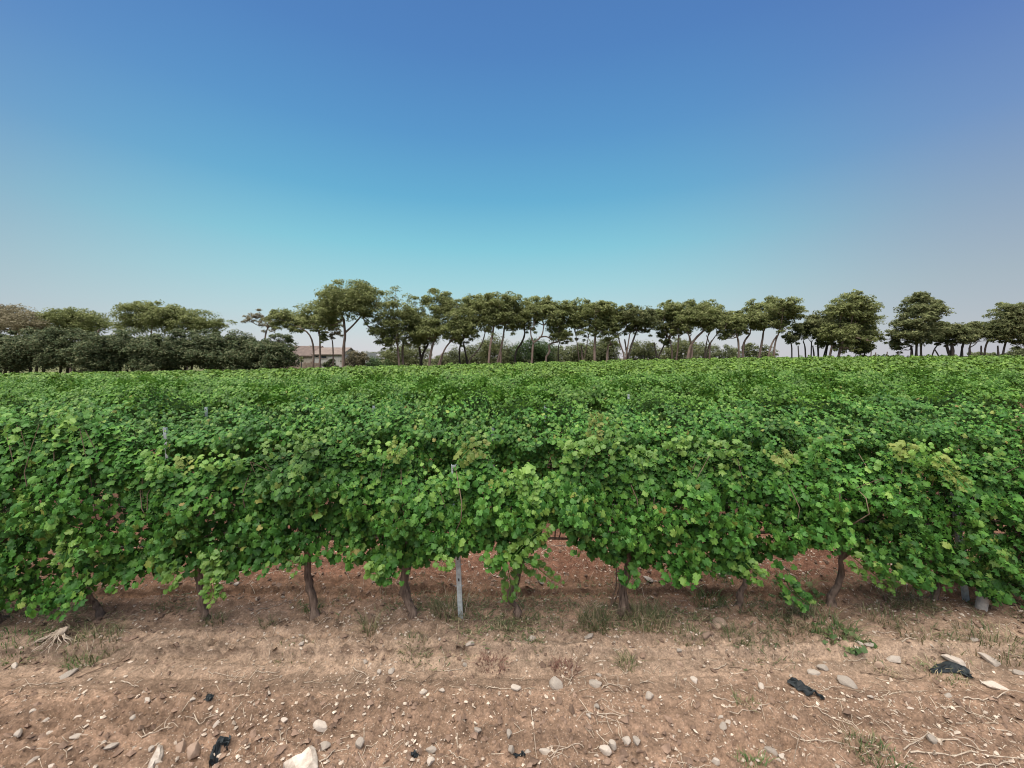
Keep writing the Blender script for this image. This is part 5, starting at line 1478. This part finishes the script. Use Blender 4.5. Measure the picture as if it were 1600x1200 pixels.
WEEDS = [
 (22, 1010, 62, 16, 'weed_green', 'low dark green weed patch at the left edge', 150, False), (150, 1020, 52, 26, 'weed', 'yellow-green weeds beside the grey dry root clump', 130, False), (128, 1040, 30, 14, 'weed_green', 'green weeds at the end of the long brown stick', 70, False),
 (578, 985, 24, 50, 'weed', 'thin upright weed between the sturdy and knobbly trunks', 50, False), (645, 1018, 46, 16, 'weed', 'grassy weeds on the edge of the bank in the middle', 120, False), (700, 955, 50, 40, 'weed', 'dry tangled weeds between the knobbly trunk and the stake', 150, False),
 (418, 978, 22, 16, 'weed', 'small weed left of the sturdy trunk', 45, False), (790, 985, 36, 20, 'weed', 'grassy weeds at the foot of the trunk with suckers', 80, False), (862, 972, 36, 14, 'weed', 'flat weeds right of the trunk with suckers', 80, False),
 (928, 972, 46, 48, 'weed', 'tall grass tuft left of the shaggy trunk', 150, False), (1012, 972, 66, 38, 'weed', 'broad grass patch right of the shaggy trunk', 190, False), (1108, 948, 46, 30, 'weed_green', 'green grass tuft left of the leaning trunk', 120, False),
 (1078, 1002, 46, 18, 'weed', 'low weeds on the bank edge below the leaning trunk', 110, False), (838, 1004, 24, 14, 'weed', 'small weed on the bank below the sucker trunk', 40, False), (1150, 995, 40, 24, 'weed', 'tangled weeds round the foot of the leaning trunk', 100, False),
 (1275, 985, 80, 30, 'weed', 'wide olive weed patch below the exposed curved trunk', 220, False), (1312, 992, 55, 26, 'weed_green', 'bright leafy weed spreading below the exposed curved trunk', 70, True), (1245, 935, 60, 34, 'weed_green', 'leafy green sucker bush left of the exposed curved trunk', 60, True),
 (1375, 968, 46, 20, 'weed', 'weeds right of the exposed curved trunk', 100, False), (1450, 995, 60, 18, 'weed', 'flat weeds on the right bank', 120, False), (1550, 1008, 60, 26, 'weed', 'weeds at the right edge below the sleeved stump', 130, False),
 (1420, 945, 50, 26, 'weed', 'shaded weeds left of the right steel stake', 100, False), (980, 1040, 26, 24, 'weed', 'small grey-green weed on the bank right of the red weeds', 60, False), (1163, 1104, 26, 14, 'weed', 'small tuft on the wheel track', 45, False),
 (1350, 1170, 40, 20, 'weed', 'green weeds at the bottom beside the straw heap', 70, False), (1380, 1195, 44, 18, 'weed_green', 'dark green weeds on the bottom edge right of centre', 70, False), (1176, 1196, 34, 16, 'weed_green', 'green tuft on the bottom edge near the bluish stone', 55, False),
 (335, 975, 26, 26, 'weed', 'pale yellowish weed under the trailing foliage', 50, False), (770, 1040, 46, 16, 'weed_red', 'dried reddish weed on the bank right of the stake', 110, False), (882, 1046, 36, 18, 'weed_red', 'dried reddish weed above the large rounded stone', 90, False),
 (1380, 1045, 30, 12, 'weed', 'dark little weed beside the large tan stone', 40, False), (1470, 1058, 44, 12, 'weed', 'dark weeds matted with the right black plastic', 90, False), (460, 1022, 50, 9, 'weed', 'sparse weeds along the bank edge on the left', 60, False),
 (1130, 925, 30, 16, 'weed_green', 'green blades below the front foliage near the leaning trunk', 50, False), (490, 955, 26, 20, 'weed_green', 'green blades behind the sturdy trunk', 50, False)]
for px, py, w, h, mk, lab, n, lf in WEEDS:
    weed(px, py, w, h, mk, lab, n, lf)

# thin ground cover under the front row: uncountable
g = np.random.default_rng(515)
n = 26000
y = g.normal(3.42, .26, n); x = g.uniform(-5.4, 5.4, n)
den = sstep(.02, .42, fbm(x * 1.9, y * 2.2, 3, 170) + .10 * sstep(-.5, 2.0, x)) + .9 * sstep(.12, .4, fbm(x * .9 + 30, y * 3, 2, 176)) * (x > .2)
k_ = (g.random(n) < den) & (y > 2.9)
x, y = x[k_], y[k_]; n = len(x)
z = ground_z(x, y)
P = np.stack([x, y, z + g.uniform(0, .03, n)], -1)
N = np.stack([g.normal(0, .5, n), -.2 + g.normal(0, .5, n), np.ones(n)], -1); T = np.stack([g.normal(0, 1, n), g.normal(0, 1, n), g.uniform(0, .9, n)], -1)
X, Y, Z = leaf_frames(N, T)
sl_ = g.uniform(.015, .07, n); sw_ = g.uniform(.002, .007, n)
tv = np.stack([P - X * sw_[:, None], P + X * sw_[:, None], P + Y * sl_[:, None] + Z * (sl_ * .2)[:, None]], 1)
b_ = MB(); b_.add(tv.reshape(-1, 3), np.arange(n * 3).reshape(-1, 3), smooth=False)
tag(b_.build('ground_cover', M['weed']), 'thin olive and straw coloured ground cover under the front row', 'weeds', kind='stuff')

# grey dry root clump at the left
p = gpix(92, 1018)
rc = tag(empty('root_clump', p), 'grey dry root clump with splayed ends at the left', 'root')
g = np.random.default_rng(77)
for q in range(22):
    a = g.uniform(-3.0, .6)
    e = np.array([math.cos(a) * g.uniform(.06, .26), math.sin(a) * g.uniform(.03, .12), .0])
    b_ = MB(); add_tube(b_, smooth_path([(g.normal(0, .02), .03, .09), (e[0] * .4, e[1] * .4, .055), (e[0] * .8, e[1] * .8, .02), e + g.normal(0, .03, 3) * [1, 1, 0]], 7) + g.normal(0, .006, (7, 3)), np.linspace(.005, .0015, 7), 5); b_.build('root', M['twig'], rc)
b_ = MB(); add_tube(b_, smooth_path([(-.02, .03, .03), (.02, .02, .08), (.06, .03, .11)], 6), [.02, .03, .032, .03, .02, .01], 7, 0, .3, g); b_.build('crown_stub', M['twig'], rc)

# ------------------------------------------------------------------ black plastic scraps
def scrap(path, widths, label, lift=.02):
    P = np.array([gpix(x, y) for x, y in path])
    o0 = P.mean(0)
    g = np.random.default_rng(int(path[0][0]))
    C = smooth_path(P - o0, 14)
    Wd = np.interp(np.linspace(0, 1, 14), np.linspace(0, 1, len(widths)), widths) * .72
    lift = lift * .6
    n = 7
    V = []
    tan = np.gradient(C, axis=0); tan[:, 2] = 0; tan /= np.linalg.norm(tan, axis=1)[:, None] + 1e-9
    side = np.stack([-tan[:, 1], tan[:, 0], np.zeros(14)], -1)
    for i in range(14):
        for j in range(n):
            u = j / (n - 1) - .5
            q = C[i] + side[i] * u * Wd[i]
            z = float(ground_z(q[0] + o0[0], q[1] + o0[1])) - o0[2]
            q[2] = z + .006 + lift * (1 - (2 * u) ** 2) * Wd[i] / max(widths) + abs(g.normal(0, lift * .35))
            V.append(q + g.normal(0, .004, 3) * [1, 1, 0])
    Fq = [(i * n + j, i * n + j + 1, (i + 1) * n + j + 1, (i + 1) * n + j) for i in range(13) for j in range(n - 1)]
    b_ = MB(); b_.add(V, Fq, smooth=False)
    o = b_.build('plastic_scrap', M['plastic'], None, o0)
    so = o.modifiers.new('thickness', 'SOLIDIFY'); so.thickness = .003
    return tag(o, label, 'plastic', 'scraps of black plastic')
scrap([(1232, 1068), (1250, 1074), (1264, 1082), (1276, 1088), (1288, 1092)], [.09, .14, .07, .03, .012], 'crumpled black plastic with a thin tail, centre right of the track', .05)
scrap([(1452, 1050), (1480, 1046), (1498, 1046), (1508, 1056), (1520, 1062)], [.03, .10, .15, .08, .015], 'crumpled black plastic among dark weeds near the right edge', .05)
scrap([(360, 1158), (348, 1160), (340, 1172), (334, 1186), (330, 1202)], [.055, .075, .045, .045, .04], 'bent black plastic strip at the bottom left', .03)
scrap([(322, 1092), (327, 1091), (332, 1092)], [.02, .05, .02], 'tiny black plastic scrap alone on the wheel track', .02)
scrap([(642, 1182), (648, 1181), (654, 1182)], [.015, .035, .02], 'small black plastic scrap right of the big triangular rock', .02)
scrap([(804, 1184), (812, 1183), (818, 1184)], [.02, .035, .02], 'small black plastic scrap at the bottom centre', .02)
print('individual vines', count_ind, 'leaf parts', n_leaf_parts, 'far from row', far_start)
